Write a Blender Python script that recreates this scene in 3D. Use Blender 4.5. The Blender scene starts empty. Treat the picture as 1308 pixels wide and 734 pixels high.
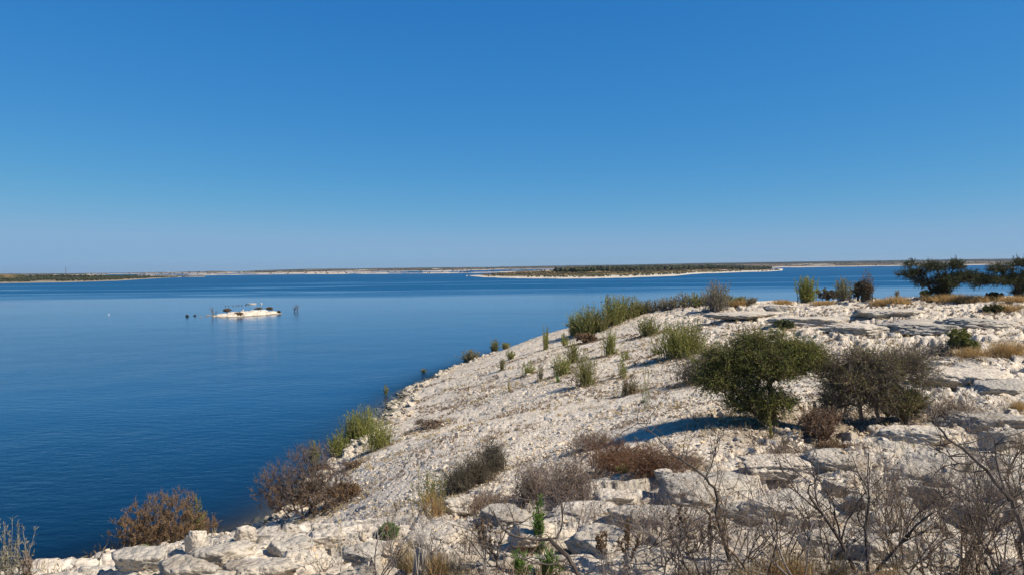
import bpy, math
import numpy as np
from math import radians as R

# ---------------------------------------------------------------- scene, camera, light
S = bpy.context.scene
COL = S.collection
W, H = 1308.0, 734.0
FPX = 970.0
EYE = np.array([0.0, 0.0, 8.0])
PITCH, ROLL = R(1.52), R(0.72)

F = np.array([0, math.cos(PITCH), -math.sin(PITCH)])
r0 = np.array([1.0, 0, 0]); u0 = np.cross(r0, F)
RV = r0 * math.cos(ROLL) - u0 * math.sin(ROLL)
UV = np.cross(RV, F)

cam_d = bpy.data.cameras.new('camera')
cam = bpy.data.objects.new('camera', cam_d); COL.objects.link(cam)
from mathutils import Matrix, Vector
M = Matrix(((RV[0], UV[0], -F[0], EYE[0]), (RV[1], UV[1], -F[1], EYE[1]),
            (RV[2], UV[2], -F[2], EYE[2]), (0, 0, 0, 1)))
cam.matrix_world = M
cam_d.sensor_width = 36; cam_d.lens = 36 * FPX / W
cam_d.clip_start = 0.05; cam_d.clip_end = 30000
S.camera = cam
S.view_settings.view_transform = 'Standard'
S.view_settings.look = 'None'
S.view_settings.gamma = 1
S.view_settings.exposure = 0.4
S.view_settings.use_curve_mapping = False

SUN_AZ, SUN_EL = R(106), R(44)          # azimuth clockwise from +Y (view direction)
world = bpy.data.worlds.new('World'); S.world = world; world.use_nodes = True
nt = world.node_tree; nt.nodes.clear()
sky = nt.nodes.new('ShaderNodeTexSky'); sky.sky_type = 'NISHITA'; sky.sun_disc = False
sky.sun_elevation = SUN_EL; sky.sun_rotation = SUN_AZ
sky.air_density = 1.0; sky.dust_density = 0.0; sky.ozone_density = 10.0; sky.altitude = 1500
bg = nt.nodes.new('ShaderNodeBackground'); bg.inputs['Strength'].default_value = 0.1
wo = nt.nodes.new('ShaderNodeOutputWorld')
sep = nt.nodes.new('ShaderNodeSeparateColor'); cmb = nt.nodes.new('ShaderNodeCombineColor')
nt.links.new(sky.outputs[0], sep.inputs[0])
for ch, (gm, k) in enumerate([(1.39, 1.30), (.72, .78), (.42, .84)]):   # the air's own tint, per channel
    a1 = nt.nodes.new('ShaderNodeMath'); a1.operation = 'MULTIPLY'; a1.inputs[1].default_value = .085
    a2 = nt.nodes.new('ShaderNodeMath'); a2.operation = 'POWER'; a2.inputs[1].default_value = gm
    a3 = nt.nodes.new('ShaderNodeMath'); a3.operation = 'MULTIPLY'; a3.inputs[1].default_value = k / .1 * .76
    nt.links.new(sep.outputs[ch], a1.inputs[0]); nt.links.new(a1.outputs[0], a2.inputs[0]); nt.links.new(a2.outputs[0], a3.inputs[0])
    if ch < 3:
        a4 = nt.nodes.new('ShaderNodeMath'); a4.operation = 'SMOOTH_MIN'; a4.inputs[1].default_value = (1.80, 3.25, 4.95)[ch]; a4.inputs[2].default_value = (.6, .9, .9)[ch]
        nt.links.new(a3.outputs[0], a4.inputs[0]); a3 = a4
    nt.links.new(a3.outputs[0], cmb.inputs[ch])
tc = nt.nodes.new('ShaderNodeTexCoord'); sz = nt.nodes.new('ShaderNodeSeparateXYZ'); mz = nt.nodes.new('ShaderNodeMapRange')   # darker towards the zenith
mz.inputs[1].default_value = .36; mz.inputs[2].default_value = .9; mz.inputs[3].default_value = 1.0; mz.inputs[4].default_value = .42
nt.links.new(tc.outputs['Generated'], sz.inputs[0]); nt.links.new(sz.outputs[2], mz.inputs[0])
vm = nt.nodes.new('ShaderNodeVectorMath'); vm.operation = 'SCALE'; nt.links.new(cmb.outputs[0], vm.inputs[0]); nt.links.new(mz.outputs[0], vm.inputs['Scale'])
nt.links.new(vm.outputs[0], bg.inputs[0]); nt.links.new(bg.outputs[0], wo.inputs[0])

sd = bpy.data.lights.new('sun', 'SUN'); sd.energy = 4.9; sd.angle = R(0.53); sd.color = (1.0, 0.915, 0.80)
sun = bpy.data.objects.new('sun', sd); COL.objects.link(sun)
sdir = Vector((math.cos(SUN_EL) * math.sin(SUN_AZ), math.cos(SUN_EL) * math.cos(SUN_AZ), math.sin(SUN_EL)))
sun.rotation_euler = sdir.to_track_quat('Z', 'Y').to_euler()

# ---------------------------------------------------------------- numpy noise
def hsh(ix, iy, seed):
    h = (ix.astype(np.int64) * 374761393 + iy.astype(np.int64) * 668265263 + seed * 1442695041) & 0xffffffff
    h = ((h ^ (h >> 13)) * 1274126177) & 0xffffffff
    h = ((h ^ (h >> 15)) * 2246822519) & 0xffffffff
    return ((h ^ (h >> 16)) & 0xffffff) / float(0xffffff)
def vn(x, y, seed=0):
    ix = np.floor(x); iy = np.floor(y); fx = x - ix; fy = y - iy
    fx = fx * fx * fx * (fx * (fx * 6 - 15) + 10); fy = fy * fy * fy * (fy * (fy * 6 - 15) + 10)
    a = hsh(ix, iy, seed); b = hsh(ix + 1, iy, seed); c = hsh(ix, iy + 1, seed); d = hsh(ix + 1, iy + 1, seed)
    return (a * (1 - fx) + b * fx) * (1 - fy) + (c * (1 - fx) + d * fx) * fy
def fbm(x, y, o=4, seed=0):
    s = np.zeros_like(x); a = 0.5; t = 0
    for k in range(o):
        s += a * vn(x, y, seed + k * 17); t += a; a *= 0.5
        x, y = x * 1.9 + y * 0.6 + 3.1, y * 1.9 - x * 0.6 + 7.7
    return s / t
def worley(x, y, seed=0):
    ix = np.floor(x); iy = np.floor(y)
    f1 = np.full(x.shape, 9.0); f2 = f1.copy(); cid = np.zeros_like(x); cx = np.zeros_like(x); cy = np.zeros_like(x)
    for dx in (-1, 0, 1):
        for dy in (-1, 0, 1):
            px = ix + dx + hsh(ix + dx, iy + dy, seed); py = iy + dy + hsh(ix + dx, iy + dy, seed + 5)
            d = np.hypot(px - x, py - y); m = d < f1
            f2 = np.where(m, f1, np.minimum(f2, d))
            cid = np.where(m, hsh(ix + dx, iy + dy, seed + 9), cid)
            cx = np.where(m, px, cx); cy = np.where(m, py, cy)
            f1 = np.where(m, d, f1)
    return f1, f2, cid, x - cx, y - cy
def sst(a, b, x):
    t = np.clip((x - a) / (b - a), 0, 1); return t * t * (3 - 2 * t)

# ---------------------------------------------------------------- terrain
def ray(px, py):
    return F + RV * ((px - W / 2) / FPX) + UV * ((H / 2 - py) / FPX)
def shore_pt(px, py):                    # where a pixel ray meets the water
    d = ray(px, py); t = EYE[2] / -d[2]; return EYE + d * t
ctl = [ # pixel, pixel, distance ahead
 (60,734,8.5),(170,724,8.6),(300,707,9),(400,697,9.6),(500,692,9.2),(600,690,8.6),(750,690,8),(900,690,7.5),(1050,690,7.5),(1250,690,7),
 (400,734,7),(650,734,6.5),(900,734,6),(1250,734,5.5),(520,652,13.5),(600,640,13.2),(650,622,14.5),(700,602,15.5),(780,612,12),(1000,620,10.5),(1250,600,10),
 (600,610,17),(550,565,25),(500,565,29.5),(480,640,19),(480,600,25),(430,650,22.5),(560,520,41),(600,500,41),(650,480,42),(600,545,30),(650,540,25),
 (700,500,31),(700,450,46),(750,432,53),(800,450,39),(800,500,27),(900,430,38),(900,480,25),(850,552,15.6),(970,552,14.8),(880,522,17.0),(955,522,16.4),(815,532,17.3),(750,560,19.5),
 (1100,552,14.5),(1100,482,21),(1100,430,31),(1250,440,27),(1250,500,17.5),(1308,560,12),
 (640,449,62),(690,428,64),(740,416,62),(800,402,60),(860,391,58),(950,387,55),(1050,385,52),(1200,381,47),(1330,380,45)]
P = [EYE + ray(a, b) * t for a, b, t in ctl]
for a, b in [(420,600),(385,640),(345,665),(250,702),(150,716),(0,762),(450,566),(470,549),(490,530),(545,487),(520,500),(570,474),(603,462)]:
    P.append(shore_pt(a, b) + np.array([0, 0, -0.02]))
for p in [(0,0,6.3),(4,0,6.5),(-5,0,6.0),(-9,3,4.9),(0,-6,7),(9,-3,7.2),(-6.7,13,2.1),(-3.9,13.5,2.9),(-5.2,18,1.0),(-9,17,0.5),
          (14,80,0),(32,76,0.3),(46,72,1),(0,80,-1.6),(8,84,-2),(45,40,6.2),(60,20,7),(62,62,3),(30,95,-3),(60,95,-3),(0,100,-5),
          (-12,66,-3),(-20,50,-4),(-22,34,-4),(-26,22,-3),(-20,8,0.5),(-30,0,0),(-40,10,-4),(-20,-20,5),(0,-40,10),(30,-30,11),
          (90,0,10),(90,60,2),(110,100,-4),(-50,60,-6),(-60,-30,-4),(0,-90,14),(-40,100,-6),(0,150,-6),(80,150,-6),(100,-80,14)]:
    P.append(np.array(p, float))
P = np.array(P)
def tps(r): return np.where(r > 0, r * r * np.log(np.maximum(r, 1e-9)), 0)
n = len(P); K = tps(np.hypot(P[:, None, 0] - P[None, :, 0], P[:, None, 1] - P[None, :, 1])) + np.eye(n) * 1.5
Q = np.c_[np.ones(n), P[:, :2]]
A = np.block([[K, Q], [Q.T, np.zeros((3, 3))]])
sol = np.linalg.solve(A, np.r_[P[:, 2], 0, 0, 0])
GX = np.arange(-160, 161, 0.8); GY = np.arange(-160, 161, 0.8)
gx, gy = np.meshgrid(GX, GY)
Z = sol[n] + sol[n + 1] * gx + sol[n + 2] * gy
for i in range(n): Z += sol[i] * tps(np.hypot(gx - P[i, 0], gy - P[i, 1]))
Z = np.clip(Z, -6, 16)
def base_h(x, y):
    fx = np.clip((x + 160) / 0.8, 0, len(GX) - 2.001); fy = np.clip((y + 160) / 0.8, 0, len(GY) - 2.001)
    ix = fx.astype(int); iy = fy.astype(int); fx = fx - ix; fy = fy - iy
    return (Z[iy, ix] * (1 - fx) + Z[iy, ix + 1] * fx) * (1 - fy) + (Z[iy + 1, ix] * (1 - fx) + Z[iy + 1, ix + 1] * fx) * fy
def rocky(x, y):                         # 1 = broken ledges and blocks, 0 = smooth pebbly slope
    near = 1 - sst(11, 15, np.hypot(x, y) + 3 * (fbm(x * .3, y * .3, 2, 3) - .5))
    right = sst(0.22, 0.42, x / np.maximum(y, 3) + 0.25 * (fbm(x * .12, y * .12, 2, 8) - .5))
    crest = sst(34, 42, y) * sst(7, 14, x)
    return np.clip(np.maximum(np.maximum(near, right), crest * .9), 0, 1)
def ground_h(x, y):
    x = np.asarray(x, float); y = np.asarray(y, float)
    z = base_h(x, y); k = rocky(x, y); land = sst(-1.0, 0.4, z)
    z = z + (fbm(x * .22, y * .22, 4, 21) - .5) * (0.34 + .12 * k) * land
    # strata: steps that follow the contours
    st = 0.26
    wz = z + (fbm(x * .5 + 9, y * .9, 4, 31) - .5) * 0.9
    q = wz / st; fr = q - np.floor(q)
    dz = (sst(0.42, 0.56, fr) - fr) * st
    z = z + dz * (0.15 + 0.85 * k) * land
    calm = 1 - .6 * sst(18, 30, y)
    # blocks split by joints
    wx = x + (fbm(x * .8, y * .8, 3, 41) - .5) * 1.0; wy = y + (fbm(x * .8, y * .8, 3, 43) - .5) * 1.0
    f1, f2, cid, ox, oy = worley(wx * .42, wy * .95, 51)
    e = f2 - f1
    tilt = (ox * (hsh(np.floor(cid * 9999), cid * 0, 3) - .5) + oy * (hsh(np.floor(cid * 9999), cid * 0, 4) - .5)) * .30
    gate = sst(.38, .62, fbm(x * .25, y * .25, 2, 61))
    z = z + k * land * (.5 + .5 * calm) * (gate * ((cid - .5) * .13 + tilt * .35) - .14 * gate * (1 - sst(0, .07, e)))
    f1, f2, cid, ox, oy = worley(wx * 1.5, wy * 2.9, 71)
    g2 = sst(.45, .6, fbm(x * .5, y * .5, 3, 81))
    z = z + (0.12 + .88 * k) * land * calm * g2 * ((cid - .5) * .060 + ox * (cid - .5) * .06 - .035 * (1 - sst(0, .12, f2 - f1)))
    # open joints: long dark cracks, wider between the ledges
    cx = x + (fbm(x * .6, y * .6, 4, 141) - .5) * 1.6; cy = y + (fbm(x * .6, y * .6, 4, 143) - .5) * 1.6
    f1, f2, cid, ox, oy = worley(cx * .23 + cy * .05, cy * .36, 151)
    g3 = sst(.50, .60, fbm(x * .35 + 4, y * .35, 3, 161)); wd = .03 + .04 * k
    z = z - land * (.10 + .16 * k) * g3 * (1 - sst(wd * .4, wd, f2 - f1))
    tr = np.exp(-((fr - .40) / .05) ** 2) * sst(.47, .58, fbm(x * .55, y * .8, 3, 171))
    z = z - land * (.03 + .15 * k) * (1 + .9 * sst(18, 32, y)) * tr
    # fine lumps
    z = z + (fbm(x * 3.1, y * 3.1, 4, 91) - .5) * .05 * (.25 + .75 * k) * (.4 + .6 * calm) * land
    d = np.hypot(x, y)
    f1, f2, cid, ox, oy = worley(x * 8, y * 8, 95)
    z = z + (cid * .008 - f1 * .010) * land * (1 - sst(25, 60, d))
    return z

def place(px, py, tmin=2.5, tmax=260, lift=0.0):
    d = ray(px, py); t = np.geomspace(tmin, tmax, 2600)
    X = EYE[0] + d[0] * t; Y = EYE[1] + d[1] * t; ZZ = EYE[2] + d[2] * t
    h = np.maximum(ground_h(X, Y), 0.0)
    b = np.nonzero(ZZ <= h)[0]
    if len(b) and (t[b[0]] < 75 or d[2] * 75 + 8 > -99 and h[b[0]] <= 0.0 and lift >= 0 and px < 560): i = b[0]
    else:
        m = t < 66; c = np.where(m, ZZ - h, 99); i = int(np.argmin(c))
    return np.array([X[i], Y[i], h[i]]), t[i]

# ---------------------------------------------------------------- mesh helpers
def mk_mesh(name, verts, quads=None, tris=None, smooth=False):
    me = bpy.data.meshes.new(name)
    verts = np.asarray(verts, np.float32)
    q = np.zeros((0, 4), np.int32) if quads is None else np.asarray(quads, np.int32).reshape(-1, 4)
    t = np.zeros((0, 3), np.int32) if tris is None else np.asarray(tris, np.int32).reshape(-1, 3)
    me.vertices.add(len(verts)); me.vertices.foreach_set('co', verts.ravel())
    nl = q.size + t.size; me.loops.add(nl)
    me.loops.foreach_set('vertex_index', np.concatenate([q.ravel(), t.ravel()]))
    me.polygons.add(len(q) + len(t))
    tot = np.concatenate([np.full(len(q), 4, np.int32), np.full(len(t), 3, np.int32)])
    st = np.concatenate([[0], np.cumsum(tot)[:-1]]).astype(np.int32)
    me.polygons.foreach_set('loop_start', st)
    me.polygons.foreach_set('use_smooth', np.full(len(tot), smooth, bool))
    me.update(calc_edges=True); me.validate()
    return me
class Acc:
    def __init__(s): s.v = []; s.q = []; s.t = []; s.n = 0
    def add(s, v, q=None, t=None):
        if len(v) == 0: return
        if q is not None: s.q.append(np.asarray(q) + s.n)
        if t is not None: s.t.append(np.asarray(t) + s.n)
        s.v.append(v); s.n += len(v)
    def mesh(s, name, smooth=False):
        return mk_mesh(name, np.concatenate(s.v), np.concatenate(s.q) if s.q else None, np.concatenate(s.t) if s.t else None, smooth)
def link(name, me, mat, parent=None, loc=None):
    o = bpy.data.objects.new(name, me); COL.objects.link(o)
    me.materials.clear(); me.materials.append(mat)
    if parent: o.parent = parent
    if loc is not None: o.location = loc
    return o
def tag(o, label=None, cat=None, group=None, kind=None):
    if label: o['label'] = label
    if cat: o['category'] = cat
    if group: o['group'] = group
    if kind: o['kind'] = kind
    return o
def empty(name, loc):
    o = bpy.data.objects.new(name, None); COL.objects.link(o); o.location = loc; o.empty_display_size = .2; return o
def frames(d):
    d = d / np.maximum(np.linalg.norm(d, axis=1, keepdims=True), 1e-9)
    a = np.where(np.abs(d[:, 2:3]) < .9, np.array([[0, 0, 1.0]]), np.array([[1.0, 0, 0]]))
    u = np.cross(a, d); u /= np.linalg.norm(u, axis=1, keepdims=True); return d, u, np.cross(d, u)
def tubes(acc, p0, p1, r0, r1, ns=4):
    p0 = np.asarray(p0); p1 = np.asarray(p1); m = len(p0)
    if m == 0: return
    d, u, v = frames(p1 - p0); a = np.arange(ns) * 2 * math.pi / ns
    ring = np.cos(a)[None, :, None] * u[:, None] + np.sin(a)[None, :, None] * v[:, None]
    A_ = p0[:, None] + ring * np.asarray(r0).reshape(-1, 1, 1); B_ = (p1 + d * np.asarray(r1).reshape(-1, 1) * .5)[:, None] + ring * np.asarray(r1).reshape(-1, 1, 1)
    V = np.concatenate([A_, B_], 1).reshape(-1, 3)
    i = np.arange(ns); j = (i + 1) % ns
    q = np.stack([i, j, j + ns, i + ns], 1)[None] + (np.arange(m) * 2 * ns)[:, None, None]
    acc.add(V, q.reshape(-1, 4))
def leaves(acc, P_, D_, L, Wd, rng):
    m = len(P_)
    if m == 0: return
    d, u, v = frames(D_); a = rng.uniform(0, math.pi, m)[:, None]
    s = u * np.cos(a) + v * np.sin(a); L = np.asarray(L).reshape(-1, 1); Wd = np.asarray(Wd).reshape(-1, 1)
    nn = np.cross(d, s)
    V = np.stack([P_, P_ + d * L * .45 + s * Wd * .5 + nn * L * .06, P_ + d * L, P_ + d * L * .45 - s * Wd * .5 + nn * L * .06], 1).reshape(-1, 3)
    acc.add(V, (np.arange(m * 4)).reshape(-1, 4))
def rdir(rng, m):
    d = rng.normal(size=(m, 3)); return d / np.linalg.norm(d, axis=1, keepdims=True)

# ---------------------------------------------------------------- materials
def mat_new(name):
    m = bpy.data.materials.new(name); m.use_nodes = True; nt = m.node_tree; nt.nodes.clear()
    out = nt.nodes.new('ShaderNodeOutputMaterial'); b = nt.nodes.new('ShaderNodeBsdfPrincipled')
    nt.links.new(b.outputs[0], out.inputs[0]); return m, nt, b, out
def ramp(nt, stops, fac=None, interp='LINEAR'):
    r = nt.nodes.new('ShaderNodeValToRGB'); e = r.color_ramp.elements; r.color_ramp.interpolation = interp
    while len(e) > 1: e.remove(e[0])
    e[0].position = stops[0][0]; e[0].color = (*stops[0][1], 1)
    for p, c in stops[1:]:
        x = e.new(p); x.color = (*c, 1)
    if fac is not None: nt.links.new(fac, r.inputs[0])
    return r
def noise(nt, vec, scale, detail=4, rough=.55, dist=0, typ=None):
    nn = nt.nodes.new('ShaderNodeTexNoise'); nn.inputs['Scale'].default_value = scale; nn.inputs['Detail'].default_value = detail
    nn.inputs['Roughness'].default_value = rough; nn.inputs['Distortion'].default_value = dist
    nt.links.new(vec, nn.inputs['Vector']); return nn
def mapr(nt, fac, a, b, c=0, d=1):
    m = nt.nodes.new('ShaderNodeMapRange'); m.inputs[1].default_value = a; m.inputs[2].default_value = b; m.inputs[3].default_value = c; m.inputs[4].default_value = d
    nt.links.new(fac, m.inputs[0]); return m
def mix(nt, fac, a, b, typ='MIX'):
    m = nt.nodes.new('ShaderNodeMix'); m.data_type = 'RGBA'; m.blend_type = typ
    for s, v in ((m.inputs[0], fac), (m.inputs[6], a), (m.inputs[7], b)):
        if isinstance(v, (int, float)): s.default_value = v
        elif isinstance(v, tuple): s.default_value = (*v, 1)
        else: nt.links.new(v, s)
    return m.outputs[2]
def math_(nt, op, a, b=None):
    m = nt.nodes.new('ShaderNodeMath'); m.operation = op
    for i, v in enumerate((a, b)):
        if v is None: continue
        if isinstance(v, (int, float)): m.inputs[i].default_value = v
        else: nt.links.new(v, m.inputs[i])
    return m.outputs[0]
def bump(nt, h, strength, dist, prev=None):
    b = nt.nodes.new('ShaderNodeBump'); b.inputs['Strength'].default_value = strength; b.inputs['Distance'].default_value = dist
    nt.links.new(h, b.inputs['Height'])
    if prev is not None: nt.links.new(prev, b.inputs['Normal'])
    return b.outputs[0]

def rock_mat(name, white=(.69, .62, .515), cream=(.60, .49, .36), grey=(.36, .34, .30), greyness=.5, veg=False, loose=False):
    m, nt, b, out = mat_new(name)
    g = nt.nodes.new('ShaderNodeNewGeometry'); pos = g.outputs['Position']
    n1 = noise(nt, pos, .55, 6, .6); n2 = noise(nt, pos, 4.5, 6, .65); n3 = noise(nt, pos, 28, 4, .7)
    c = mix(nt, mapr(nt, n2.outputs[0], .40, .68).outputs[0], white, cream)
    # weathered grey skin, more of it on the near ledges and the right-hand shelves
    gm = math_(nt, 'ADD', mapr(nt, n1.outputs[0], .35, .65, -.35, .35).outputs[0], mapr(nt, n2.outputs[0], .3, .7, -.45, .45).outputs[0])
    if veg:
        a = nt.nodes.new('ShaderNodeAttribute'); a.attribute_name = 'weather'
        gm = math_(nt, 'ADD', gm, mapr(nt, a.outputs['Fac'], 0, 1, .02, .60).outputs[0])
    else:
        gm = math_(nt, 'ADD', gm, greyness)
    gm2 = mapr(nt, gm, .35, .9, 0, .75).outputs[0]
    c = mix(nt, gm2, c, grey)
    # dark lichen specks
    lic = nt.nodes.new('ShaderNodeTexVoronoi'); lic.inputs['Scale'].default_value = 9; nt.links.new(pos, lic.inputs['Vector'])
    sp = mapr(nt, n3.outputs[0], .53, .64).outputs[0]
    sp = math_(nt, 'MULTIPLY', sp, mapr(nt, gm, .2, .9, .08, .6).outputs[0])
    c = mix(nt, sp, c, (.13, .125, .115))
    # dry soil and litter in the hollows of the noise
    n4 = noise(nt, pos, 1.3, 5, .6)
    so = mapr(nt, n4.outputs[0], .54, .66, 0, .55).outputs[0]
    if veg:
        a2 = nt.nodes.new('ShaderNodeAttribute'); a2.attribute_name = 'litter'
        so = math_(nt, 'MAXIMUM', so, math_(nt, 'MULTIPLY', a2.outputs['Fac'], mapr(nt, n2.outputs[0], .30, .46).outputs[0]))
    c = mix(nt, so, c, mix(nt, n3.outputs[0], (.16, .115, .075), (.30, .24, .17)))
    if loose:
        ri = ramp(nt, [(0, (.55, .53, .50)), (.25, (.85, .82, .78)), (.7, (1.05, 1.03, 1.0)), (1, (1.0, .88, .72))], g.outputs['Random Per Island']); c = mix(nt, 1.0, c, ri.outputs[0], 'MULTIPLY')
    if veg:      # algae-dark stone from the water line down
        sw = nt.nodes.new('ShaderNodeSeparateXYZ'); nt.links.new(pos, sw.inputs[0])
        wl = math_(nt, 'SUBTRACT', sw.outputs[2], math_(nt, 'MULTIPLY', n2.outputs[0], .16))
        c = mix(nt, mapr(nt, wl, -.03, .05, .82, 0).outputs[0], c, (.10, .095, .055))
    nt.links.new(c, b.inputs['Base Color']); b.inputs['Roughness'].default_value = .95
    b.inputs['Specular IOR Level'].default_value = .15
    v1 = nt.nodes.new('ShaderNodeTexVoronoi'); v1.inputs['Scale'].default_value = 14; v1.feature = 'F1'; nt.links.new(pos, v1.inputs['Vector'])
    bb = bump(nt, v1.outputs['Distance'], .55, -.05)
    bb = bump(nt, n2.outputs[0], .35, .08, bb)
    bb = bump(nt, n3.outputs[0], .6, .03, bb)
    nt.links.new(bb, b.inputs['Normal'])
    return m
M_GROUND = rock_mat('limestone_ground', veg=True)
M_ROCK = rock_mat('limestone_rock', white=(.62, .555, .46), greyness=.48)
M_ROCKG = rock_mat('weathered_limestone', white=(.54, .485, .40), greyness=.74)
M_SHORE = rock_mat('shore_limestone', white=(.50, .45, .36), greyness=.45, veg=True)
M_PEB = rock_mat('pebble_limestone', white=(.70, .635, .53), greyness=.12, loose=True)

def leaf_mat(name, cols, transl=.25, rough=.6):
    m, nt, b, out = mat_new(name)
    g = nt.nodes.new('ShaderNodeNewGeometry')
    k = len(cols); rp = ramp(nt, [(i / (k - 1), c) for i, c in enumerate(cols)], g.outputs['Random Per Island'])
    n1 = noise(nt, g.outputs['Position'], 2.2, 2)
    c = mix(nt, mapr(nt, n1.outputs[0], .35, .65, .55, 0).outputs[0], rp.outputs[0], mix(nt, .5, rp.outputs[0], (.02, .02, .015)))
    c = mix(nt, 1.0, rp.outputs[0], mapr_c(nt, n1.outputs[0]), 'MULTIPLY')
    nt.links.new(c, b.inputs['Base Color']); b.inputs['Roughness'].default_value = rough; b.inputs['Specular IOR Level'].default_value = .25
    tr = nt.nodes.new('ShaderNodeBsdfTranslucent'); nt.links.new(c, tr.inputs[0])
    ms = nt.nodes.new('ShaderNodeMixShader'); ms.inputs[0].default_value = transl
    nt.links.new(b.outputs[0], ms.inputs[1]); nt.links.new(tr.outputs[0], ms.inputs[2]); nt.links.new(ms.outputs[0], out.inputs[0])
    return m
def mapr_c(nt, fac):
    r = ramp(nt, [(.35, (.8, .8, .8)), (.65, (1.2, 1.15, 1.05))], fac); return r.outputs[0]
def wood_mat(name, a, b_):
    m, nt, b, out = mat_new(name); g = nt.nodes.new('ShaderNodeNewGeometry')
    n1 = noise(nt, g.outputs['Position'], 9, 4)
    nt.links.new(ramp(nt, [(.3, a), (.7, b_)], n1.outputs[0]).outputs[0], b.inputs['Base Color'])
    b.inputs['Roughness'].default_value = .9; b.inputs['Specular IOR Level'].default_value = .1
    nt.links.new(bump(nt, n1.outputs[0], .5, .01), b.inputs['Normal']); return m
L_GREEN = leaf_mat('acacia_leaf', [(.08, .11, .022), (.17, .205, .038), (.27, .285, .07), (.20, .165, .08)])
L_DKGREEN = leaf_mat('dark_leaf', [(.04, .06, .02), (.08, .105, .035), (.13, .13, .06)])
L_REED = leaf_mat('willow_leaf', [(.17, .22, .04), (.30, .34, .07), (.40, .38, .12), (.22, .19, .08)])
L_OLIVE = leaf_mat('olive_leaf', [(.17, .19, .05), (.28, .27, .09), (.36, .30, .15)])
L_GREYT = leaf_mat('grey_leaf', [(.24, .21, .14), (.34, .31, .21), (.2, .19, .1)])
L_RUST = leaf_mat('rust_leaf', [(.19, .11, .055), (.27, .175, .09), (.16, .115, .07)])
L_BROWN = leaf_mat('brown_leaf', [(.20, .14, .09), (.30, .22, .15), (.15, .11, .075)])
L_DARKBR = leaf_mat('dark_brown_leaf', [(.10, .09, .055), (.17, .15, .095), (.09, .075, .06)])
L_GOLD = leaf_mat('dry_grass', [(.42, .27, .10), (.55, .40, .18), (.33, .20, .09)], .3)
L_STRAW = leaf_mat('straw', [(.45, .34, .18), (.58, .48, .28), (.30, .24, .14)], .3)
L_FRESH = leaf_mat('fresh_leaf', [(.08, .17, .03), (.14, .25, .05), (.20, .28, .08)])
W_DARK = wood_mat('dark_twig', (.05, .04, .032), (.14, .115, .10))
W_GREY = wood_mat('grey_twig', (.16, .135, .12), (.30, .26, .23))
W_PURP = wood_mat('purple_grey_twig', (.15, .115, .10), (.29, .235, .21))
W_BROWN = wood_mat('brown_twig', (.10, .07, .045), (.22, .16, .11))
L_RED = leaf_mat('red_brown_leaf', [(.17, .085, .04), (.26, .14, .065), (.13, .075, .045)])
W_RED = wood_mat('red_brown_twig', (.11, .06, .04), (.22, .13, .09))
W_PALE = wood_mat('pale_wood', (.36, .32, .27), (.52, .47, .40))
W_GREEN = wood_mat('green_stem', (.12, .13, .04), (.22, .20, .08))

# ---------------------------------------------------------------- plant list first (its bases also carry litter on the ground)
PL = []   # kind-function, args
def spot(px, py): return place(px, py)

# ---------------------------------------------------------------- plant generators (all at metres, base at origin)
def fan(rng, n, h, w, k=5, r=.004, curl=.3, nl=0, ll=.05, lw=.012, l0=.12, base=.25, hv=.55, wob=.05, blades=False, lean=(0, 0)):
    """upright stems fanning out of a base; returns (stem Acc, leaf Acc)"""
    a = Acc(); lf = Acc()
    bp = rng.normal(size=(n, 2)) * w * .5 * base * .6
    sp = rng.normal(size=(n, 2)) * .45; tip = bp + sp * w * .55
    hh = h * (1 - hv * rng.random(n) ** 1.3) * (1 - .42 * np.clip(np.linalg.norm(sp, axis=1), 0, 1.3) ** 1.3) * 1.12
    t = np.linspace(0, 1, k + 1)
    xy = bp[:, None] + (tip - bp)[:, None] * (t ** (1 + curl * 2))[None, :, None]
    xy = xy + np.array(lean)[None, None] * h * (t ** 1.6)[None, :, None]
    z = hh[:, None] * (t - .12 * curl * t ** 3)[None]
    N = np.concatenate([xy, z[..., None]], 2); N[:, 1:] += rng.normal(size=(n, k, 3)) * wob * h / k
    rr = r * (1 - .75 * t)
    if blades:
        for i in range(k):
            p0 = N[:, i]; p1 = N[:, i + 1]; d, u, v = frames(p1 - p0)
            if i == 0:
                ang = rng.uniform(0, math.pi, n)[:, None]; s = np.stack([np.cos(ang[:, 0]), np.sin(ang[:, 0]), np.zeros(n)], 1)
            a.add(np.stack([p0 - s * rr[i], p0 + s * rr[i], p1 + s * rr[i + 1], p1 - s * rr[i + 1]], 1).reshape(-1, 3), np.arange(n * 4).reshape(-1, 4))
    else:
        for i in range(k):
            tubes(a, N[:, i], N[:, i + 1], np.full(n, rr[i]), np.full(n, rr[i + 1]), 3)
    if nl:
        tt = rng.uniform(l0, 1, (n, nl)) * k; i0 = np.minimum(tt.astype(int), k - 1); f = (tt - i0)[..., None]
        ii = np.arange(n)[:, None]; p = N[ii, i0] * (1 - f) + N[ii, i0 + 1] * f; dd = N[ii, i0 + 1] - N[ii, i0]
        p = p.reshape(-1, 3); dd = dd.reshape(-1, 3); dd = dd / np.linalg.norm(dd, axis=1, keepdims=True)
        D = dd * .9 + rdir(rng, len(p)) * .8
        leaves(lf, p, D, ll * rng.uniform(.5, 1.2, len(p)), lw * rng.uniform(.6, 1.2, len(p)), rng)
    return a, lf

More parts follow.
